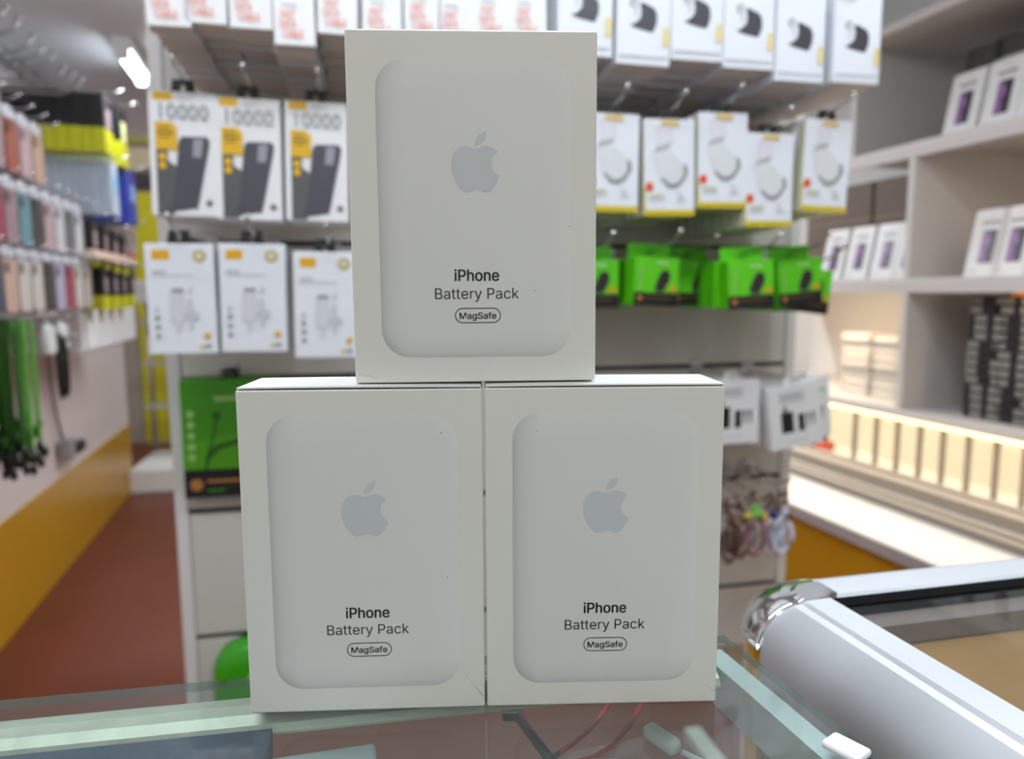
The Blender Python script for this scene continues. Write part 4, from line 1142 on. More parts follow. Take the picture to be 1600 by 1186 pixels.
# ---- top row: earbud packs
ear_px = [(868, 962, 87), (964, 1049, 102), (1050, 1127, 95), (1130, 1208, 108), (1212, 1286, 128), (1300, 1372, 130)]
ew = ['half hidden by the uppermost carton', 'second along from the uppermost carton', 'third along from the uppermost carton', 'with a pale glare at its top',
      'second from the shelf end', 'nearest the wall shelves']
for k, (u0, u1, vb) in enumerate(ear_px):
    off = 0.285
    s, zb = PANEL.px((u0 + u1) / 2, vb, off)
    z = zb + earbud_pack.bottom_drop
    hook(PANEL, s, z, 'wire hook carrying the earbud pack ' + ew[k], 0.32)
    earbud_pack.front(PANEL.at(s, off, z), PANEL.rz, 'white earbud pack with a dark charging case picture, ' + ew[k], 'earbud packs in the top row', tilt=rnd.uniform(-0.015, 0.015))
    for j in range(1, 12):
        earbud_pack.behind(PANEL.at(s + rnd.uniform(-0.002, 0.002) - 0.0006 * j, off - 0.024 * j, z + rnd.uniform(-0.002, 0.002)), PANEL.rz,
                           'white earbud pack, %s back in the queue ' % ORD[j] + ew[k], 'earbud packs behind, ' + ew[k], tilt=rnd.uniform(-0.015, 0.015))

# ---- second row
pw = ['nearest the yellow back wall', 'in the middle of the three', 'beside the uppermost carton']
for k, (u0, u1, vb) in enumerate([(243, 347, 338), (345, 446, 344), (450, 551, 346)]):
    off = 0.2
    s, zb = PANEL.px((u0 + u1) / 2, vb, off)
    z = zb + power_bank_box.bottom_drop
    hook(PANEL, s + 0.006, z, 'wire hook carrying the power bank box ' + pw[k], 0.275, 0.008)
    power_bank_box.front(PANEL.at(s, off, z), PANEL.rz, 'white and black power bank box with yellow badge, ' + pw[k], 'power bank boxes', tilt=0.02)
    for j in range(1, 4):
        power_bank_box.behind(PANEL.at(s, off - 0.026 * j, z), PANEL.rz, 'power bank box, %s back in the queue ' % ORD[j] + pw[k], 'power bank boxes behind, ' + pw[k], tilt=0.02)

hw = ['half hidden by the uppermost carton', 'second along from the uppermost carton', 'third along, hanging high', 'hanging lowest of the five', 'nearest the wall shelves']
for k, (u0, u1, vb, tl) in enumerate([(917, 998, 331, 0.01), (1004, 1082, 337, -0.02), (1088, 1165, 325, -0.01), (1162, 1235, 354, -0.01), (1254, 1327, 331, 0.035)]):
    off = 0.25
    s, zb = PANEL.px((u0 + u1) / 2, vb, off)
    z = zb + headset_pack.bottom_drop
    hook(PANEL, s, z, 'wire hook carrying the headset pack ' + hw[k], 0.30, 0.014)
    headset_pack.front(PANEL.at(s, off, z), PANEL.rz, 'white headset pack with yellow bottom band, ' + hw[k], 'headset packs', tilt=tl)
    for j in range(1, 8):
        headset_pack.behind(PANEL.at(s - 0.0008 * j, off - 0.0275 * j, z + rnd.uniform(-0.002, 0.002)), PANEL.rz,
                            'headset pack, %s back in the queue ' % ORD[j] + hw[k], 'headset packs behind, ' + hw[k], tilt=tl + rnd.uniform(-0.02, 0.02))

# ---- third row
cw = ['nearest the yellow back wall', 'in the middle of the three', 'hanging lowest, tucked behind the uppermost carton']
for k, (u0, u1, vb, tl) in enumerate([(236, 341, 553, 0.0), (349, 453, 550, 0.012), (464, 563, 559, 0.012)]):
    off = 0.2
    s, zb = PANEL.px((u0 + u1) / 2, vb, off)
    z = zb + charger_pack.bottom_drop
    hook(PANEL, s + 0.006, z, 'wire hook carrying the charger pack ' + cw[k], 0.275, 0.018)
    charger_pack.front(PANEL.at(s, off, z), PANEL.rz, 'white charger pack with orange block and gold seal, ' + cw[k], 'charger packs', tilt=tl)
    for j in range(1, 3):
        charger_pack.behind(PANEL.at(s, off - 0.02 * j, z), PANEL.rz, 'charger pack, %s back in the queue ' % ORD[j] + cw[k], 'charger packs behind, ' + cw[k], tilt=tl)

gw = ['at the uppermost carton, half hidden', 'second along, large', 'third along, set back', 'fourth along, its lid bright', 'fifth along, hanging high', 'tilted, nearest the wall shelves']
gspec = [(893, 967, 481, 0.20, 0.0, 0.0), (988, 1066, 478, 0.22, 0.05, 0.10), (1050, 1115, 476, 0.15, 0.0, -0.02), (1130, 1212, 482, 0.24, -0.04, -0.06),
         (1212, 1278, 476, 0.20, -0.10, -0.05), (1236, 1303, 488, 0.17, 0.13, 0.02)]
for k, (u0, u1, vb, off, tl, yaw) in enumerate(gspec):
    s, zb = PANEL.px((u0 + u1) / 2, vb, off)
    z = zb + ear_box.bottom_drop
    zh = z + 0.012
    hook(PANEL, s, zh, 'wire hook carrying the green earphone box ' + gw[k], off + 0.075, 0.02)
    ear_box.front(PANEL.at(s, off, z), PANEL.rz + yaw, 'bright green earphone box with black base band, ' + gw[k], 'green earphone boxes', tilt=tl)
    for j in range(1, 1 + int(off / 0.05)):
        if off - 0.035 * j < 0.04:
            break
        ear_box.behind(PANEL.at(s + rnd.uniform(-0.004, 0.004), off - 0.035 * j, z), PANEL.rz, 'green earphone box, %s back in the queue ' % ORD[j] + gw[k], 'green earphone boxes behind, ' + gw[k],
                       tilt=tl * 0.4)

# ---- lower rows
s, zt = PANEL.px(358, 592, 0.03)
gb = Pack('green_cable_box', 'cable box', 0.150, 0.191, 0.024, 0.016, [M_GREEND, M_BLACK],
          [('black_band', [(R(0, 0.15, 0, 0.046), mat('black_print', (20, 20, 20), 0.4)), (circ(0.018, 0.021, 0.010, n=16), M_COPPER), (R(0.034, 0.120, 0.024, 0.0285), M_COPPER), (R(0.034, 0.060, 0.010, 0.012), M_GREEND)]),
           ('lime_ground', [([(0.0, 0.046), (0.15, 0.046), (0.15, 0.110), (0.0, 0.090)], mat('mid_green_ink', (88, 182, 10), 0.4))]),
           ('cable_picture', [([(0.036, 0.046), (0.040, 0.062), (0.056, 0.078), (0.085, 0.086), (0.14, 0.084), (0.14, 0.090), (0.082, 0.093), (0.050, 0.085), (0.034, 0.068), (0.032, 0.046)], mat('forest_ink', (40, 104, 14), 0.4)),
                              ([(0.034, 0.060), (0.052, 0.128), (0.055, 0.128), (0.038, 0.060)], mat('forest_ink', (40, 104, 14), 0.4)), (circ(0.053, 0.133, 0.006), mat('forest_ink', (40, 104, 14), 0.4))]),
           ('icon_column', [(circ(0.014, 0.066 + 0.0175 * q, 0.0062, n=14), mat('pale_green_ink', (166, 220, 130), 0.5)) for q in range(5)]),
           ('brand_pill', [(rrect(0.072, 0.160, 0.044, 0.008, 0.003), mat('pale_green_ink', (166, 220, 130), 0.5))])], mi_bottom=1, tab_w=0.03)
hook(PANEL, s, zt + 0.010, 'wire hook carrying the large green cable box', 0.10, 0.014)
gb.front(PANEL.at(s, 0.03, zt + 0.010), PANEL.rz, 'large green cable box with black base, low on the panel', 'low green packs')

# round green blister at the panel foot
s, zt = PANEL.px(396, 1003, 0.03)
t = thing('green_blister', 'rounded green blister pack near the foot of the panel', 'blister pack', PANEL.at(s, 0.03, zt), PANEL.rz)
mb = MB()
rings = []
for f, y in ((1.0, 0.03), (1.0, 0.012), (0.94, 0.002), (0.80, -0.006), (0.55, -0.010), (0.2, -0.0115)):
    rings.append([(x, y, z - 0.075) for x, z in rrect(0, 0, 0.136 * f, 0.15 * f, 0.055 * f, 8)])
mb.loft(rings, smooth=True)
mb.build('shell', mat('glossy_green_plastic', (58, 166, 24), 0.2), t)
mb = MB()
mb.flat(rrect(0.004, -0.060, 0.030, 0.016, 0.005), -0.0125, 0)
mb.flat(circ(0.030, -0.045, 0.008), -0.0125, 1)
mb.build('pale_print', [mat('pale_green_ink', (166, 220, 130), 0.5), M_GREEND], t)
hook(PANEL, s + 0.01, zt + 0.004, 'low wire hook above the rounded green blister', 0.09, 0.012)

# white adapter packs low on the shelf side
adapter = Pack('adapter_pack', 'adapter pack', 0.100, 0.110, 0.020, 0.014, [M_PAPER],
               [('adapter_picture', [(R(0.022, 0.045, 0.028, 0.064), M_BLACK), (R(0.054, 0.066, 0.028, 0.058), M_BLACK), (R(0.0715, 0.0745, 0.036, 0.058), M_BLACK), (R(0.0705, 0.0755, 0.048, 0.058), M_BLACK),
                                     (R(0.0815, 0.0845, 0.036, 0.058), M_BLACK), (R(0.0805, 0.0855, 0.048, 0.058), M_BLACK), (rrect(0.030, 0.069, 0.006, 0.010, 0.002), M_DARKP)]),
                ('printed_lines', [(R(0.022, 0.060, 0.088, 0.092), mat('mid_grey_ink', (176, 178, 182), 0.5)), (R(0.030, 0.070, 0.012, 0.0135), M_PALEINK)]),
                ('grey_ground', [(R(0.020, 0.068, 0.080, 0.098), M_PALEINK), (R(0.022, 0.060, 0.088, 0.092), mat('mid_grey_ink', (176, 178, 182), 0.5))])], tab_w=0.03, tab_mat=M_PAPER)
for (u, vb, off, tl, lab) in ((1146, 694, 0.14, -0.01, 'white adapter pack with black plug pictures, half hidden by the lower carton'),
                              (1238, 700, 0.15, -0.13, 'white adapter pack with black plug pictures, hanging askew in front'),
                              (1254, 688, 0.11, -0.10, 'white adapter pack with green corner mark, behind the askew one')):
    s, zb = PANEL.px(u, vb, off)
    z = zb + adapter.bottom_drop
    t = adapter.front(PANEL.at(s - 0.004, off, z), PANEL.rz, lab, 'white adapter packs', tilt=tl)
    if 'green corner' in lab:
        mb = MB()
        mb.flat(rrect(0.036, -0.032, 0.009, 0.010, 0.003), -0.0006)
        mb.build('green_mark', mat('mint_ink', (150, 214, 170), 0.5), t, recalc=False)
    else:
        hook(PANEL, s - 0.004, z, 'wire hook carrying the ' + ('half hidden' if u < 1200 else 'askew') + ' white adapter pack', off + 0.03, 0.01)
    for j in range(1, 3):
        if 'green corner' not in lab:
            adapter.behind(PANEL.at(s - 0.01, off - 0.022 * j - 0.02, z), PANEL.rz, 'white adapter pack, %s back behind the ' % ORD[j] + ('half hidden' if u < 1200 else 'askew') + ' one',
                           'adapter packs behind, ' + ('half hidden' if u < 1200 else 'askew'), tilt=tl * 0.4)

# key charms
M_BEADBR = mat('brown_beads', (96, 70, 56), 0.4, vary=0.4, scale=120)
charm_cols = [(118, 196, 84), (232, 190, 70), (66, 70, 140), (226, 170, 190), (196, 204, 232), (90, 62, 50), (150, 120, 100)]
chs = [(1142, 765, 5, 0.10, 0.11, 'brown bead key charm nearest the lower carton'), (1160, 760, 6, 0.08, 0.12, 'tan bead key charm beside the brown one'),
       (1182, 752, 0, 0.12, 0.105, 'key charm with green and yellow figure'), (1208, 756, 2, 0.10, 0.10, 'key charm with navy and pink top'),
       (1224, 752, 4, 0.12, 0.115, 'pale blue loop key charm nearest the lit counter')]
for (u, v, ci, off, ln, lab) in chs:
    s, z = PANEL.px(u, v, off)
    hook(PANEL, s, z, 'short wire hook of the ' + lab, off + 0.02, 0.008)
    t = thing('key_charm', lab, 'key charm', PANEL.at(s, off, z - 0.0018), PANEL.rz, 'key charms')
    mb = MB()
    mb.tube([(0.008 * math.cos(a), 0, -0.008 + 0.008 * math.sin(a)) for a in [2 * math.pi * q / 16 for q in range(17)]], 0.001, 6)
    mb.build('split_ring', M_WIRE, t)
    mb = MB()
    for q in range(9):
        mb.ball((rnd.uniform(-0.012, 0.012), rnd.uniform(-0.01, 0.01), -0.018 - 0.0035 * q), 0.0042, 0, 8)
    mb.build('bead_chain', M_BEADBR, t)
    mb = MB()
    zc = -0.060
    if ci == 0:
        mb.ball((0, -0.004, zc + 0.004), (0.013, 0.008, 0.010), 0)
        mb.ball((-0.016, -0.004, zc + 0.002), (0.007, 0.006, 0.006), 1)
        mb.ball((0.016, -0.004, zc - 0.002), (0.007, 0.006, 0.006), 1)
        mb.ball((-0.004, -0.004, zc + 0.016), (0.007, 0.006, 0.008), 0)
    else:
        mb.ball((0, -0.004, zc + 0.006), (0.010, 0.008, 0.010), 0)
        mb.ball((0.008, -0.006, zc + 0.002), (0.007, 0.006, 0.006), 1)
    mb.build('figure', [mat('charm_%d' % ci, charm_cols[ci], 0.4), mat('charm_%d' % ((ci + 1) % 7), charm_cols[(ci + 1) % 7], 0.4)], t)
    mb = MB()
    w = 0.017
    mb.tube([(w * math.sin(a), -0.003 + 0.004 * math.sin(3 * a), zc - 0.036 + 0.034 * math.cos(a)) for a in [2 * math.pi * q / 20 for q in range(21)]], 0.0048, 7)
    mb.build('strap_loop', mat('loop_%d' % ci, [(150, 110, 120), (216, 196, 206), (224, 214, 218), (206, 190, 210), (206, 212, 232), (110, 84, 76), (150, 120, 110)][ci], 0.35), t)
    mb = MB()
    mb.ball((0.004 * (ci % 3 - 1), 0.004, zc - 0.038), (0.013, 0.007, 0.022), 0, 12)
    mb.build('resin_drop', mat('resin_%d' % ci, [(150, 136, 140), (206, 214, 200), (222, 214, 220), (190, 186, 200), (200, 206, 226), (104, 80, 70), (150, 130, 116)][ci], 0.2), t)
# ------------------------------------------------------------------ left wall: wire grid, hooks and hanging goods
grid = thing('wire_grid', 'pale wire display grid fixed to the left wall', 'wire grid', LEFT.at(0, 0, -0.05), LEFT.rz)
M_GRID = mat('white_coated_wire', (214, 218, 222), 0.35)
GT0, GT1, GZ0, GZ1 = -1.1, 1.0, 0.0, 0.985
for k in range(21):
    x = GT0 + (GT1 - GT0) * k / 20
    mb = MB()
    mb.tube([(x, -0.025, GZ0), (x, -0.025, GZ1)], 0.0035, 6)
    mb.build('upright_wire', M_GRID, grid)
for k in range(9):
    z = GZ0 + (GZ1 - GZ0) * k / 8
    mb = MB()
    mb.tube([(GT0, -0.032, z), (GT1, -0.032, z)], 0.0035 if k < 8 else 0.012, 6)
    mb.build('cross_wire', M_GRID, grid)
for x in (GT0 + 0.02, 0.0, GT1 - 0.02):
    mb = MB()
    mb.box(x - 0.012, x + 0.012, -0.03, 0.0, 0.5, 0.53)
    mb.build('wall_bracket', M_GRID, grid)

# empty hooks above the grid rail, against the ceiling
M_PRONG = mat('grey_hook_wire', (150, 151, 153), 0.4, 0.5)


def wall_hook(t, z, label, reach, group, rise=0.03, r=0.0035):
    o = thing('display_hook', label, 'hook', LEFT.at(t, 0.025, z), LEFT.rz, group)
    mbb = MB()
    mbb.tube([(0, 0, 0), (0, -reach * 0.8, 0.0), (0, -reach * 0.95, rise * 0.4), (0, -reach, rise)], r, 7)
    mbb.build('arm', M_PRONG if r > 0.003 else M_WIRE, o)
    mbb = MB()
    mbb.ball((0, -reach, rise), r * 1.6, 0, 8)
    mbb.build('tip', M_CHROME if r < 0.003 else M_PRONG, o)
    mbb = MB()
    mbb.box(-0.015, 0.015, -0.008, 0.0, -0.02, 0.02, bevel=0.002)
    mbb.build('mount_plate', M_GRID, o)
    return o


upper = [(-0.62 + 0.085 * k, 0.735 + 0.006 * (k % 3)) for k in range(9)]
for k, (t_, z_) in enumerate(upper):
    wall_hook(t_, z_, 'bare grey hook above the phone cases, %s counting towards the back wall' % ORD[k], 0.30, 'bare hooks above the phone cases', 0.045, 0.0045)

# phone case packs
M_BAG = glass('clear_bag', (0.96, 0.96, 0.97), rough=0.15, dirt=0.03)
M_HEAD = mat('white_header_card', (204, 206, 211), 0.3)
CASECOL = {'navy': (44, 66, 92), 'peach': (206, 170, 150), 'cream': (206, 198, 188), 'beige': (188, 176, 160), 'black': (28, 28, 28), 'lilac': (178, 172, 196),
           'crimson': (160, 34, 70), 'rose': (198, 84, 112), 'mauve': (150, 122, 126), 'teal': (88, 140, 146), 'slate': (92, 96, 98), 'dusty pink': (184, 156, 158),
           'silver': (200, 200, 202), 'rust': (152, 64, 38), 'plum': (96, 84, 108), 'tan': (190, 152, 128)}
case_cache = {}


def case_proto(color):
    if color in case_cache:
        return case_cache[color]
    mbb = MB()
    mbb.prism(rrect(0, -0.082, 0.076, 0.124, 0.012, 5), 0.004, 0.013)
    body = mbb.build('phone_case', mat('case_' + color.replace(' ', '_'), CASECOL[color], 0.4, vary=0.08, scale=60))
    mbb = MB()
    mbb.prism(rrect(-0.021, -0.040, 0.022, 0.026, 0.006, 4), 0.0015, 0.004)
    cam_ = mbb.build('camera_frame', mat('camera_' + color.replace(' ', '_'), tuple(int(c * 0.55) for c in CASECOL[color]), 0.3))
    mbb = MB()
    mbb.prism([(-0.040, -0.016), (0.040, -0.016), (0.040, 0.002), (0.012, 0.012), (0.005, 0.012), (0.005, 0.001), (-0.005, 0.001), (-0.005, 0.012), (-0.012, 0.012), (-0.040, 0.002)], 0.006, 0.0085)
    head = mbb.build('header_card', M_HEAD)
    mbb = MB()
    rings = []
    for f, y in ((0.98, 0.0165), (1.0, 0.009), (0.98, -0.001)):
        rings.append([(x, y, z) for x, z in rrect(0, -0.074, 0.082 * f, 0.146 * f, 0.006, 3)])
    mbb.loft(rings)
    bag = mbb.build('clear_bag', M_BAG)
    ds = [('phone_case', body.data), ('camera_frame', cam_.data), ('header_card', head.data), ('clear_bag', bag.data)]
    for o in (body, cam_, head, bag):
        bpy.data.objects.remove(o)
    case_cache[color] = ds
    return ds


def case_pack(t_, off, z_, color, label, group, tilt=0.0, yaw=0.0):
    r = thing('phone_case_pack', label, 'phone case', LEFT.at(t_, off, z_), LEFT.rz + yaw, group)
    r.rotation_euler = (0, tilt, LEFT.rz + yaw)
    for nm, me in case_proto(color):
        o = bpy.data.objects.new(nm, me)
        COL.objects.link(o)
        o.parent = r
    return r


rows = [('top case row', 0.575, -0.66, 0.092, ['plum', 'mauve', 'rust', 'dusty pink', 'tan'], 0.300),
        ('middle case row', 0.408, -0.70, 0.092, ['rose', 'crimson', 'mauve', 'teal', 'black', 'dusty pink', 'silver', 'slate', 'silver'], 0.300),
        ('bottom case row', 0.248, -0.74, 0.092, ['black', 'navy', 'peach', 'cream', 'cream', 'black', 'lilac', 'crimson', 'cream', 'beige'], 0.300)]
allc = list(CASECOL)
for ri, (rname, z_, t0, st, cols, off) in enumerate(rows):
    seen_c = {}
    for k, c in enumerate(cols):
        t_ = t0 + st * k
        wall_hook(t_, z_, 'thin wire hook on the left wall grid, %s along the %s' % (ORD[k], rname), off + 0.02, 'wire hooks of the ' + rname, 0.014, 0.0022)
        case_pack(t_, off, z_, c, '%s bagged phone case at the front, %s along the %s' % (c, ORD[k], rname), 'phone cases at the front of the ' + rname, rnd.uniform(-0.03, 0.03))
        for j in range(1, 5):
            cc = allc[(k * 3 + j * 5 + ri) % len(allc)]
            case_pack(t_ + rnd.uniform(-0.003, 0.003), off - 0.021 * j, z_, cc,
                      '%s bagged phone case, %s back on the %s hook of the %s' % (cc, ORD[j], ORD[k], rname), 'cases behind the %s of the %s' % (ORD[k], rname), rnd.uniform(-0.03, 0.03))

# black and yellow packs further along the wall
M_BYB = mat('black_pack_card', (26, 26, 27), 0.4)
M_BYY = mat('lemon_pack_card', (188, 188, 18), 0.4)


def box_stack(kind, cat, t_, off, z_, W, H, D, n, mats_front, label, group, split=0.38, gap=0.002):
    wall_hook(t_, z_, 'wall hook of the ' + label, off + 0.02, 'hooks of the boxed goods on the left wall', 0.012, 0.0022)
    mbb = MB()
    mbb.box(-W / 2, W / 2, 0, D, -0.012 - H * (1 - split), -0.012, 0, bevel=0.001)
    top = mbb.build('upper_card', mats_front[0])
    mbb = MB()
    mbb.box(-W / 2, W / 2, -0.0003, D, -0.012 - H, -0.012 - H * (1 - split), 0, bevel=0.001)
    low = mbb.build('lower_card', mats_front[1])
    mbb = hang_tab(0.03, 0.018)
    tab = mbb.build('hang_tab', mats_front[0])
    for v in tab.data.vertices:
        v.co.z -= 0.0125
        v.co.y += D * 0.3
    mbb = MB()
    mbb.flat(rrect(0.0, -0.012 - H * 0.40, W * 0.6, H * 0.34, 0.004), -0.0008)
    pic = mbb.build('window_print', mats_front[2], recalc=False)
    ds = [(o.name.split('.')[0], o.data) for o in (top, low, tab, pic)]
    for o in (top, low, tab, pic):
        bpy.data.objects.remove(o)
    for j in range(n):
        lab = label if j == 0 else '%s back behind the ' % ORD[j - 1] + label
        r = thing(kind, lab, cat, LEFT.at(t_ + (rnd.uniform(-0.003, 0.003) if j else 0), off - (D + gap) * j, z_), LEFT.rz, group if j == 0 else 'packs behind the ' + label)
        for nm, me in ds:
            o = bpy.data.objects.new(nm, me)
            COL.objects.link(o)
            o.parent = r


M_MAUVE = mat('mauve_print', (150, 132, 134), 0.4)
M_ICE = mat('pale_ice_card', (176, 188, 204), 0.35)
M_NAVY = mat('royal_blue_card', (44, 58, 146), 0.35)
M_SKY = mat('sky_print', (120, 180, 220), 0.4)
M_SAND = mat('sand_card', (206, 190, 160), 0.45)
box_stack('boxed_holder', 'boxed holder', 0.235, 0.355, 0.800, 0.11, 0.185, 0.034, 8, (M_BYB, M_BYY, M_MAUVE), 'large black and lemon box, uppermost on the left wall', 'large black and lemon boxes', 0.42)
box_stack('boxed_holder', 'boxed holder', 0.46, 0.355, 0.815, 0.11, 0.205, 0.034, 6, (M_BYB, M_BYY, mat('pale_lemon_print', (230, 230, 170), 0.4)), 'large black and lemon box, nearer the back wall', 'large black and lemon boxes', 0.42)
box_stack('tablet_case_box', 'tablet case box', 0.30, 0.350, 0.600, 0.085, 0.175, 0.020, 12, (M_ICE, M_ICE, M_SKY), 'pale ice blue case box below the black boxes', 'pale ice blue boxes')
box_stack('blue_case_box', 'case box', 0.52, 0.360, 0.600, 0.125, 0.185, 0.022, 8, (M_NAVY, M_NAVY, mat('pale_blue_print', (140, 160, 220), 0.4)), 'royal blue case box beside the ice blue one', 'royal blue boxes')
sm = [(0.16, 0.395, 'first'), (0.30, 0.390, 'second'), (0.44, 0.380, 'third'), (0.58, 0.375, 'fourth')]
for t_, z_, o_ in sm:
    box_stack('boxed_cable', 'boxed cable', t_, 0.31, z_, 0.075, 0.145, 0.022, 5, (M_BYB, M_BYY, M_MAUVE), 'small black and lemon box, %s along the middle row' % o_, 'small black and lemon boxes, middle row', 0.32)
for t_, z_, o_ in [(0.26, 0.245, 'first'), (0.40, 0.245, 'second'), (0.54, 0.245, 'third'), (0.68, 0.25, 'fourth')]:
    box_stack('boxed_cable', 'boxed cable', t_, 0.31, z_, 0.075, 0.140, 0.022, 5, (M_BYB, M_BYY, M_MAUVE), 'small black and lemon box, %s along the bottom row' % o_, 'small black and lemon boxes, bottom row', 0.34)
box_stack('wire_basket_pack', 'bead pack', 0.80, 0.30, 0.43, 0.12, 0.12, 0.03, 3, (mat('taupe_bead_card', (172, 158, 150), 0.6, vary=0.3, scale=150), mat('coral_edge_card', (206, 110, 90), 0.5), M_MAUVE),
          'taupe beaded pack with coral lower edge', 'taupe bead packs', 0.12)
shelf_bar = thing('price_rail', 'pinkish price rail between the case rows on the left wall', 'price rail', LEFT.at(0, 0, 0.262), LEFT.rz)
mb = MB()
mb.box(0.02, 0.62, -0.335, -0.315, -0.004, 0.022, bevel=0.002)
mb.build('rail', mat('blush_rail', (206, 176, 158), 0.45), shelf_bar)
for x in (0.08, 0.36, 0.60):
    mb = MB()
    mb.box(x - 0.004, x + 0.004, -0.316, 0.0, 0.002, 0.010)
    mb.build('bracket', M_GRID, shelf_bar)

# goods below the case rows
M_LANY = mat('green_ribbon', (66, 148, 22), 0.5, vary=0.2, scale=50)
M_LANYD = mat('dark_green_ribbon', (34, 88, 16), 0.5, vary=0.2, scale=50)
M_CLIP = mat('black_clip', (24, 30, 20), 0.35)
for k in range(3):
    wall_hook(-0.57 + 0.05 * k, 0.085, 'low wire hook holding green lanyards, %s of three' % ORD[k], 0.33, 'lanyard hooks', 0.012, 0.0022)
lz = 0.085
for k in range(18):
    hk = k % 3
    t_ = -0.57 + 0.05 * hk + rnd.uniform(-0.012, 0.012)
    off = 0.17 + 0.026 * (k // 3) + rnd.uniform(-0.004, 0.004)
    ln = 0.27 + rnd.uniform(-0.02, 0.05)
    o = thing('lanyard', 'green lanyard with black clip, %s out from the wall on the %s lanyard hook' % (ORD[k // 3], ORD[hk]), 'lanyard', LEFT.at(-0.57 + 0.05 * hk, off, lz), LEFT.rz, 'green lanyards')
    mb = MB()
    x = rnd.uniform(-0.014, 0.014)
    for sgn in (-1, 1):
        pts = [(0.0, 0.0, 0.003), (sgn * 0.007 + x * 0.3, 0.004 * sgn, -0.02), (sgn * 0.014 + x, 0.006 * sgn, -ln * 0.5), (sgn * 0.006 + x, 0.004 * sgn, -ln)]
        rings = []
        for p in pts:
            rings.append([(p[0] - 0.010, p[1] - 0.0006, p[2]), (p[0] + 0.010, p[1] - 0.0006, p[2]), (p[0] + 0.010, p[1] + 0.0006, p[2]), (p[0] - 0.010, p[1] + 0.0006, p[2])])
        mb.loft(rings)
    mb.build('ribbon', M_LANY if k % 3 else M_LANYD, o)
    mb = MB()
    mb.box(x - 0.009, x + 0.009, -0.005, 0.005, -ln - 0.03, -ln + 0.004, bevel=0.003)
    mb.build('clip', M_CLIP, o)
    for (bx_, by_, bz_) in ((0, 0, -0.045), (0.016, 0.004, 0.05), (-0.016, -0.004, 0.0), (0.014, -0.006, -0.02), (-0.012, 0.006, 0.035)):
        mb = MB()
        mb.ball((x + bx_, by_, -ln + bz_), (0.012, 0.008, 0.015), 0, 8)
        mb.build('bead', M_CLIP if bz_ < 0.03 else M_LANYD, o)

M_SOFTW = mat('soft_white_pack', (206, 208, 206), 0.4)
for k, (t_, off, z_, w_, h_, lab) in enumerate([(-0.24, 0.28, 0.075, 0.07, 0.085, 'white bagged cable pack beside the lanyards'), (-0.12, 0.28, 0.075, 0.07, 0.080, 'second white bagged cable pack with black leads below')]):
    wall_hook(t_, z_, 'low wire hook holding the ' + lab, off + 0.02, 'hooks of the white bagged cables', 0.012, 0.0022)
    o = thing('cable_bag', lab, 'cable pack', LEFT.at(t_, off, z_), LEFT.rz)
    mb = MB()
    rings = []
    for f, y in ((0.9, 0.030), (1.0, 0.018), (1.0, 0.008), (0.86, 0.0)):
        rings.append([(x, y, z - h_ / 2 - 0.012) for x, z in rrect(0, 0, w_ * f, h_ * f, 0.012, 4)])
    mb.loft(rings, smooth=True)
    mb.build('pouch', M_SOFTW, o)
    tb = hang_tab(0.03, 0.018).build('hang_tab', M_HEAD, o)
    tb.location = (0, 0.012, -0.0135)
for k, (t_, lab) in enumerate([(-0.185, 'black cable bundle hanging low on the left wall, thicker one'), (-0.15, 'black cable bundle hanging low on the left wall, slimmer one')]):
    wall_hook(t_, 0.02 - 0.005 * k, 'low wire hook of the %s black cable bundle' % ('thicker', 'slimmer')[k], 0.30, 'hooks of the black cables', 0.012, 0.0022)
    o = thing('cable_bundle', lab, 'cable', LEFT.at(t_, 0.285, 0.02 - 0.005 * k), LEFT.rz)
    mb = MB()
    for q in range(4 - k):
        w = 0.012 + 0.003 * q
        mb.tube([(w * math.sin(a), 0.003 * q, -0.075 + 0.077 * math.cos(a) * (1 + 0.08 * q)) for a in [2 * math.pi * i / 20 for i in range(21)]], 0.003, 6)
    mb.build('coil', M_BLACK, o)
    mb = MB()
    mb.box(-0.012, 0.012, -0.004, 0.014, -0.06, -0.045, bevel=0.003)
    mb.build('tie', M_CLIP, o)
cb = thing('power_cable', 'thin dark cable with black plug hanging down the left wall', 'cable', LEFT.at(0.62, 0.012, 0.0), LEFT.rz)
mb = MB()
mb.tube([(0, 0, 0.30), (0.01, -0.004, 0.1), (-0.01, -0.006, -0.1), (0.02, -0.006, -0.3), (0.06, -0.012, -0.43)], 0.006, 6)
mb.build('lead', mat('taupe_lead', (120, 108, 104), 0.5), cb)
mb = MB()
mb.box(0.03, 0.09, -0.05, -0.004, -0.50, -0.42, bevel=0.008)
mb.build('socket_box', mat('grey_socket', (150, 148, 148), 0.5), cb)
mb = MB()
mb.box(0.095, 0.20, -0.06, -0.02, -0.49, -0.445, bevel=0.012)
mb.build('plug', M_BLACK, cb)
wb = thing('wall_cabinet', 'small white wall cabinet under the black and lemon boxes', 'cabinet', LEFT.at(0.56, 0, -0.03), LEFT.rz)
mb = MB()
mb.box(-0.34, 0.42, -0.24, 0, -0.02, 0.13, bevel=0.004)
mb.build('body', M_WHITE, wb)
mb = MB()
mb.box(-0.33, 0.03, -0.254, -0.24, -0.012, 0.122, bevel=0.003)
mb.build('door', M_WHITE, wb)
mb = MB()
mb.box(0.05, 0.41, -0.254, -0.24, -0.012, 0.122, bevel=0.003)
mb.build('door', M_WHITE, wb)

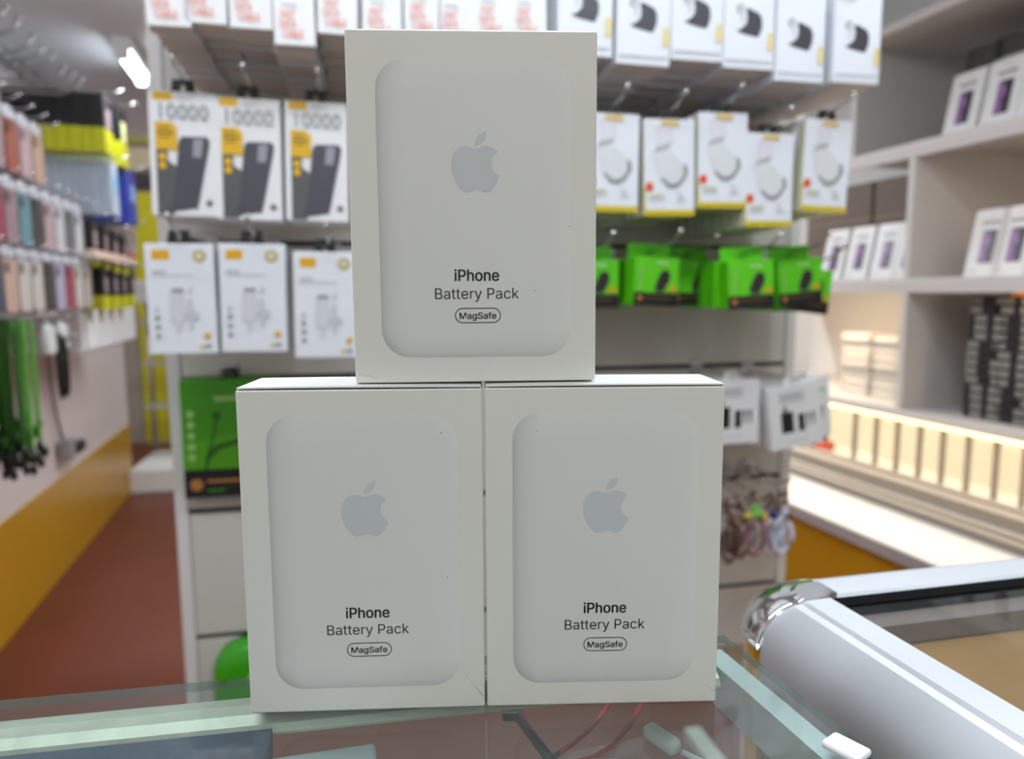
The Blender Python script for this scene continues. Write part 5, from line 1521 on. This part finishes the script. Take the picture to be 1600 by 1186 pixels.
# ------------------------------------------------------------------ back wall: yellow board, signs, far rack
M_YBRD = mat('yellow_board', (206, 196, 22), 0.5, vary=0.03)
yb_ = thing('yellow_board', 'tall yellow board on the far back wall', 'wall board', BACK.at(0.40, 0, FLOOR_Z), BACK.rz)
def bz(v, u=235):
    return BACK.px(u, v, 0.03)
tL, zT = BACK.px(203, 300, 0.03)
tR, zB = BACK.px(330, 690, 0.03)
mb = MB()
for za, zb in ((zB, zB + (zT - zB) * 0.50), (zB + (zT - zB) * 0.505, zT)):
    mb.box(tL - 0.40, tR - 0.40, -0.03, 0, za - FLOOR_Z, zb - FLOOR_Z, bevel=0.004)
mb.build('board', M_YBRD, yb_)
mb = MB()
mb.box(tL - 0.40, tR - 0.40, -0.036, -0.001, zB - FLOOR_Z, zB - FLOOR_Z + 0.05, bevel=0.004)
mb.build('lower_strip', mat('pale_yellow_strip', (196, 180, 90), 0.5), yb_)
for (v0, v1, m, lab, cat) in ((213, 228, mat('mustard_strip', (176, 164, 70), 0.5), 'narrow mustard strip high on the far back wall', 'wall strip'),
                              (229, 266, mat('cream_sign', (206, 192, 160), 0.5), 'cream sign board high on the far back wall', 'sign board'),
                              (268, 297, mat('dark_plum_sign', (66, 54, 62), 0.5, vary=0.3, scale=12), 'dark sign board just above the tall yellow board', 'sign board')):
    a_, z1_ = BACK.px(170, v0, 0.03)
    b_, z0_ = BACK.px(330, v1, 0.03)
    t = thing('wall_sign', lab, cat, BACK.at((a_ + b_) / 2, 0, z0_), BACK.rz)
    mb = MB()
    mb.box(-(b_ - a_) / 2, (b_ - a_) / 2, -0.03, 0, 0, z1_ - z0_, bevel=0.004)
    mb.build('panel', m, t)

p = on_level(203, 772, FLOOR_Z)
rk = thing('wire_rack', 'open chrome wire rack on a white base in the far aisle', 'rack', (p.x, p.y, FLOOR_Z), BACK.rz)
mb = MB()
mb.box(0, 0.85, 0, 0.55, 0, 0.13, bevel=0.006)
mb.build('base', M_WHITE, rk)
for (x, y) in ((0.0, 0.5), (0.10, 0.5), (0.42, 0.5), (0.80, 0.5)):
    mb = MB()
    mb.tube([(x + 0.02, y, 0.13), (x + 0.02, y, 1.16)], 0.014, 8)
    mb.build('post', M_WIRE, rk)
for z in (0.42, 0.68, 0.92):
    mb = MB()
    mb.box(0.0, 0.84, 0.36, 0.52, z, z + 0.018, bevel=0.004)
    mb.build('shelf', mat('clear_grey_shelf', (186, 184, 176), 0.3), rk)
mb = MB()
mb.box(-0.03, 0.30, 0.42, 0.53, 1.05, 1.18, bevel=0.006)
mb.build('header', M_WHITE, rk)
# ------------------------------------------------------------------ wall shelves and lit counter on the right
Z_MID, Z_UP, Z_LOW, Z_TOP = 0.175, 0.507, -0.157, 0.815
T_FAR, T_NEAR = -2.75, -0.55
T_END = SHELF.px(1330, 140, 0)[0]
T_DIV = SHELF.px(1411, 400, 0)[0]
M_SHF = mat('white_shelf_board', (206, 200, 196), 0.5, vary=0.02)
sh = thing('wall_shelving', 'white wall shelving with boxed phones beside the lit counter', 'shelving', SHELF.at(0, 0, FLOOR_Z), SHELF.rz)
for z, tf in ((Z_UP, T_END), (Z_MID, T_FAR), (Z_LOW, T_FAR), (Z_TOP, T_END)):
    mb = MB()
    mb.box(tf, T_NEAR, 0, SHELF_D, z - 0.022 - FLOOR_Z, z - FLOOR_Z, bevel=0.002)
    mb.build('shelf', M_SHF, sh)
mb = MB()
mb.box(T_END, T_END + 0.018, 0.004, SHELF_D, Z_UP - FLOOR_Z, Z_TOP - 0.022 - FLOOR_Z)
mb.build('end_panel', M_GREYW, sh)
for za, zb in ((Z_LOW, Z_MID - 0.022), (Z_MID, Z_UP - 0.022)):
    for tt in (T_DIV, T_DIV + 0.95):
        mb = MB()
        mb.box(tt, tt + 0.018, 0.003, SHELF_D, za - FLOOR_Z, zb - FLOOR_Z)
        mb.build('divider', M_SHF, sh)
mb = MB()
mb.box(T_FAR, T_NEAR, SHELF_D, SHELF_D + 0.015, Z_LOW - FLOOR_Z - 0.02, Z_TOP - FLOOR_Z)
mb.build('back_panel', M_GREYW, sh)
M_WLED = mat('lit_warm_led', (255, 214, 150), 0.5, emit=4.0, vary=0)
WARM = (1.0, 0.80, 0.56)
T_LED = SHELF.px(1585, 460, -0.02)[0]
for z, w, ta, tb in ((Z_MID, 2.2, T_FAR + 0.1, T_DIV - 0.12), (Z_MID, 0.8, T_LED, T_NEAR - 0.1), (Z_UP, 0.8, T_LED, T_NEAR - 0.1)):
    mb = MB()
    mb.box(ta, tb, 0.018, 0.030, z - 0.030 - FLOOR_Z, z - 0.0222 - FLOOR_Z)
    mb.build('led_strip', M_WLED, sh)
    mb = MB()
    mb.box(ta - 0.1 if ta < T_DIV - 0.1 else (T_DIV if z == Z_MID else T_END), T_DIV if tb < T_DIV else tb, 0.0, 0.012, z - 0.036 - FLOOR_Z, z - 0.0222 - FLOOR_Z, bevel=0.001)
    mb.build('front_lip', M_SHF, sh)
    q = SHELF.at((ta + tb) / 2, -0.026, z - 0.033)
    area_light('shelf_led', q, tb - ta, w, WARM, (0.5, 0, SHELF.rz), 0.012)

# phone boxes
M_PBOX = mat('white_phone_box', (224, 222, 220), 0.4)
M_PH1 = mat('purple_screen_print', (140, 96, 150), 0.35, vary=0.25, scale=40)
M_PH2 = mat('dark_phone_print', (44, 38, 50), 0.35)
_pm = {}


def phone_box(t_, off, z_, label, group, lean=-0.2, W=0.088, H=0.158, D=0.045):
    r = thing('phone_box', label, 'phone box', SHELF.at(t_, off, z_ + 0.0005 + D * math.sin(abs(lean)) * 0), SHELF.rz, group)
    r.rotation_euler = (lean, 0, SHELF.rz)
    if not _pm:
        mbb = MB()
        mbb.box(-W / 2, W / 2, 0, D, 0, H, bevel=0.0012)
        o1 = mbb.build('carton', M_PBOX)
        mbb = MB()
        mbb.flat(rrect(0.004, 0.070, 0.037, 0.078, 0.005), -0.0004, 0)
        mbb.flat([(-0.0145, 0.036), (0.004, 0.031), (0.000, 0.066), (0.009, 0.080), (-0.002, 0.106), (-0.0145, 0.103)], -0.0006, 1)
        o2 = mbb.build('phone_picture', [M_PH2, M_PH1], recalc=False)
        mbb = MB()
        mbb.flat(rrect(0.002, 0.126, 0.046, 0.009, 0.003), -0.0004, 0)
        mbb.flat(rrect(0.004, 0.141, 0.020, 0.005, 0.002), -0.0004, 1)
        mbb.flat(rrect(-0.022, 0.014, 0.022, 0.006, 0.002), -0.0004, 1)
        o3 = mbb.build('printed_lines', [M_GREYINK, mat('blush_ink', (214, 196, 192), 0.5)], recalc=False)
        mbb = MB()
        mbb.box(-W / 2 - 0.0002, W / 2 + 0.0002, -0.0002, D + 0.0002, H * 0.62, H * 0.62 + 0.0012)
        o4 = mbb.build('lid_seam', M_PALEINK)
        for o in (o1, o2, o3, o4):
            _pm[o.name.split('.')[0]] = o.data
            bpy.data.objects.remove(o)
    for nm, me in _pm.items():
        o = bpy.data.objects.new(nm, me)
        COL.objects.link(o)
        o.parent = r
    return r


def st_(u, v, off):
    return SHELF.px(u, v, off)[0]


for k, u in enumerate((1498, 1558, 1618, 1690)):
    phone_box(st_(u, 150, -0.06), -0.06, Z_UP, 'white phone box with purple phone picture, %s from the far end of the upper shelf' % ORD[k], 'phone boxes on the upper shelf', -0.2)
for k, u in enumerate((1534, 1578, 1630)):
    phone_box(st_(u, 375, -0.05), -0.05, Z_MID, 'white phone box with purple phone picture on the middle shelf, %s after the divider' % ORD[k], 'phone boxes past the divider', -0.2)
for k, u in enumerate((1297, 1336, 1378, 1412)):
    phone_box(st_(u, 385, -0.09), -0.09, Z_MID, 'white phone box in the far middle cell, %s from its far end' % ORD[k], 'phone boxes in the far middle cell', -0.2)
M_DBOX = mat('olive_black_box', (44, 42, 34), 0.5)
for k, (u, h) in enumerate(((1540, 0.232), (1585, 0.238), (1640, 0.238))):
    t = thing('dark_box', 'dark box standing behind the upper shelf phone boxes, %s from the far end' % ORD[k], 'box', SHELF.at(st_(u, 70, -0.17), -0.17, Z_UP), SHELF.rz, 'dark boxes on the upper shelf')
    mb = MB()
    mb.box(-0.05, 0.05, 0, 0.07, 0, h - 0.05, bevel=0.0015)
    mb.build('carton', M_GREYW, t)
    mb = MB()
    mb.box(-0.05, 0.05, 0, 0.07, h - 0.05, h, bevel=0.0015)
    mb.build('dark_sleeve', M_DBOX, t)

# stacked thin black cartons with pale labels
M_BCART = mat('black_thin_carton', (24, 24, 26), 0.4)
M_LAB = mat('grey_label', (128, 126, 122), 0.5)
colu = (1538, 1578, 1622)
for ci, u in enumerate(colu):
    tc_ = st_(u, 560, -0.06)
    n = 14
    hgt = 0.0205
    for j in range(n):
        o = thing('thin_carton', 'thin black carton, %s layer up in the %s stack from the divider' % (ORD[j], ORD[ci]), 'carton',
                  SHELF.at(tc_ + rnd.uniform(-0.0015, 0.0015), -0.06, Z_LOW + 0.0004 + hgt * j), SHELF.rz, 'thin black cartons, %s stack' % ORD[ci])
        mb = MB()
        mb.box(-0.047, 0.047, 0, 0.17, 0, hgt - 0.0008, bevel=0.0008)
        mb.build('card', M_BCART, o)
        sides = {0: (1, 10, 11, 12, 13), 1: ()}.get(ci, ())
        mb = MB()
        x0, x1 = (-0.030, 0.000) if (j // 4) % 2 == ci % 2 else (-0.046, -0.014)
        if ci == 0 and j in (5, 6, 7, 8):
            x0, x1 = -0.047, -0.018
        mb.flat(R(x0, x1, 0.0025, hgt - 0.0035), -0.0003, 0)
        if j % 5 != 2:
            m2_ = MB()
            m2_.flat(R(x1 + 0.034, min(x1 + 0.055, 0.047), 0.0025, hgt - 0.0035), -0.0003, 0)
            m2_.build('end_label', M_LAB, o, recalc=False)
        mb.build('end_label', M_LAB, o, recalc=False)
t = thing('orange_tag', 'small orange tag lying on top of the thin black cartons', 'tag', SHELF.at(st_(1588, 475, -0.06), -0.058, Z_LOW + 0.0004 + 0.0205 * 14), SHELF.rz)
mb = MB()
mb.box(-0.012, 0.012, 0, 0.03, 0, 0.008, bevel=0.001)
mb.build('body', mat('orange_plastic', (224, 140, 20), 0.4), t)
# pale flat boxes in the far lower cell
for ci, u in enumerate((1340, 1384)):
    tc_ = st_(u, 570, -0.10)
    for j in range(7):
        o = thing('pale_flat_box', 'pale flat box in the far lower cell, %s layer up in the %s stack' % (ORD[j], ('farther', 'nearer')[ci]), 'flat box',
                  SHELF.at(tc_, -0.10 - 0.004 * (j % 3), Z_LOW + 0.0004 + 0.0255 * j), SHELF.rz, 'pale flat boxes, %s stack' % ('farther', 'nearer')[ci])
        mb = MB()
        mb.box(-0.07, 0.07, 0, 0.16, 0, 0.0245, bevel=0.002)
        mb.build('carton', mat('pale_stone_card', (196, 190, 180), 0.5), o)
        mb = MB()
        mb.flat(R(-0.05, 0.03, 0.008, 0.016), -0.0003, 0)
        mb.build('end_label', mat('stone_label', (222, 216, 204), 0.5), o, recalc=False)
M_CELL_SHADE = mat('brown_carton_card', (104, 86, 74), 0.6, vary=0.1)  # cartons added to darken the far cell, their brown stands in for shade
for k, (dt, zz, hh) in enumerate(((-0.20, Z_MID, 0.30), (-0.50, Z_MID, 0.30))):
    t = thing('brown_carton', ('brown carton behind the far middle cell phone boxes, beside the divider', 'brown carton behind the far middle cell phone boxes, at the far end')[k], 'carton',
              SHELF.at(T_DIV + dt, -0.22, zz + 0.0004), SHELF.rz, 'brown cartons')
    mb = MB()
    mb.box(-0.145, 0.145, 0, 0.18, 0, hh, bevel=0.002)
    mb.build('card', M_CELL_SHADE, t)
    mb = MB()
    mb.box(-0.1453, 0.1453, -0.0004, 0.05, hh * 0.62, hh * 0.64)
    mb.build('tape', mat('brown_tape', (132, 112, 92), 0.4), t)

# lit counter under the shelves
Z_CT = -0.36
ct = thing('lit_counter', 'white lit display counter with yellow front below the wall shelves', 'counter', SHELF.at(0, 0, FLOOR_Z), SHELF.rz)
up2 = -FLOOR_Z
M_CTOP = mat('white_gloss_top', (240, 232, 222), 0.3, vary=0.01)
mb = MB()
mb.box(T_FAR, T_NEAR - 0.35, -0.352, SHELF_D, Z_CT - 0.03 + up2, Z_CT + up2, bevel=0.003)
mb.build('worktop', M_CTOP, ct)
mb = MB()
mb.box(T_FAR, T_NEAR - 0.35, -0.354, -0.3525, Z_CT - 0.028 + up2, Z_CT - 0.002 + up2)
mb.build('front_edge', mat('lilac_grey_edge', (170, 160, 158), 0.45), ct)
M_YFR = mat('yellow_laminate', (186, 132, 14), 0.3, vary=0.06, scale=5)
zf0 = 0.0
for k in range(3):
    a_ = T_FAR + 0.02 + k * 0.62
    mb = MB()
    mb.box(a_, a_ + 0.61, -0.338, -0.320, 0.08, Z_CT - 0.031 + up2, bevel=0.002)
    mb.build('front_panel', M_YFR, ct)
mb = MB()
mb.box(T_FAR + 0.02, T_NEAR - 0.37, -0.318, SHELF_D, 0.0, Z_CT - 0.032 + up2)
mb.build('carcass', M_GREYW, ct)
M_TRK = mat('grey_track', (132, 126, 120), 0.4, 0.2)
for w0, w1, h in ((-0.165, -0.105, 0.018), (-0.050, 0.040, 0.030)):
    mb = MB()
    n = 3
    for k in range(n):
        a_ = w0 + (w1 - w0) * k / n
        mb.box(T_FAR, T_NEAR - 0.36, a_, a_ + (w1 - w0) / n - 0.003, Z_CT + up2, Z_CT + up2 + h - 0.004 * (k % 2), bevel=0.001)
    mb.build('track', M_TRK, ct)
M_BAR = mat('grey_glazing_bar', (122, 115, 106), 0.4)
for u in (1288, 1320, 1352, 1386, 1421, 1460, 1503, 1547, 1598, 1655, 1720):
    tb_ = st_(u, 690, 0)
    mb = MB()
    mb.box(tb_ - 0.0042, tb_ + 0.0042, 0.10, 0.115, Z_CT + up2, Z_LOW - 0.022 + up2, bevel=0.001)
    mb.build('glazing_bar', M_BAR, ct)
mb = MB()
mb.box(T_FAR, T_NEAR - 0.36, 0.106, 0.110, Z_CT + up2, Z_LOW - 0.022 + up2)
mb.build('glazing', M_PANE, ct)
mb = MB()
mb.box(T_FAR, T_NEAR - 0.36, 0.22, 0.235, Z_CT + up2, Z_LOW - 0.022 + up2)
mb.build('cream_back', mat('cream_backing', (238, 226, 210), 0.5, vary=0.01), ct)
for w, tube_z, en in ((0.012, Z_LOW - 0.026, 3.0), (0.19, Z_LOW - 0.026, 0.9)):
    mb = MB()
    mb.box(T_FAR + 0.05, T_NEAR - 0.4, w - 0.005, w + 0.005, tube_z - 0.004 + up2, tube_z + 0.0036 + up2)
    mb.build('led_strip', M_WLED, ct)
    q = SHELF.at((T_FAR + T_NEAR - 0.35) / 2, -w, tube_z - 0.006)
    area_light('counter_led', q, T_NEAR - 0.45 - T_FAR, en, (1.0, 0.89, 0.75), (0, 0, SHELF.rz), 0.012)
q = on_level(1282, 703, Z_CT)
t = thing('red_gadget', 'small black and red gadget lying on the lit counter', 'gadget', (q.x, q.y, Z_CT), SHELF.rz)
mb = MB()
mb.box(-0.035, 0.0, -0.02, 0.03, 0.0, 0.045, bevel=0.004)
mb.build('black_body', M_BLACK, t)
mb = MB()
mb.box(0.0, 0.03, -0.02, 0.03, 0.0, 0.03, bevel=0.004)
mb.build('red_end', mat('red_plastic', (176, 60, 44), 0.4), t)


# print too fine to pick apart, and bead strings, stay one part each
for o in bpy.data.objects:
    if o.parent and o.type == 'MESH' and o.name.split('.')[0] in ('printed_lines', 'icon_column', 'side_letters', 'bead_chain', 'yellow_dot', 'grey_ground'):
        o['kind'] = 'stuff'
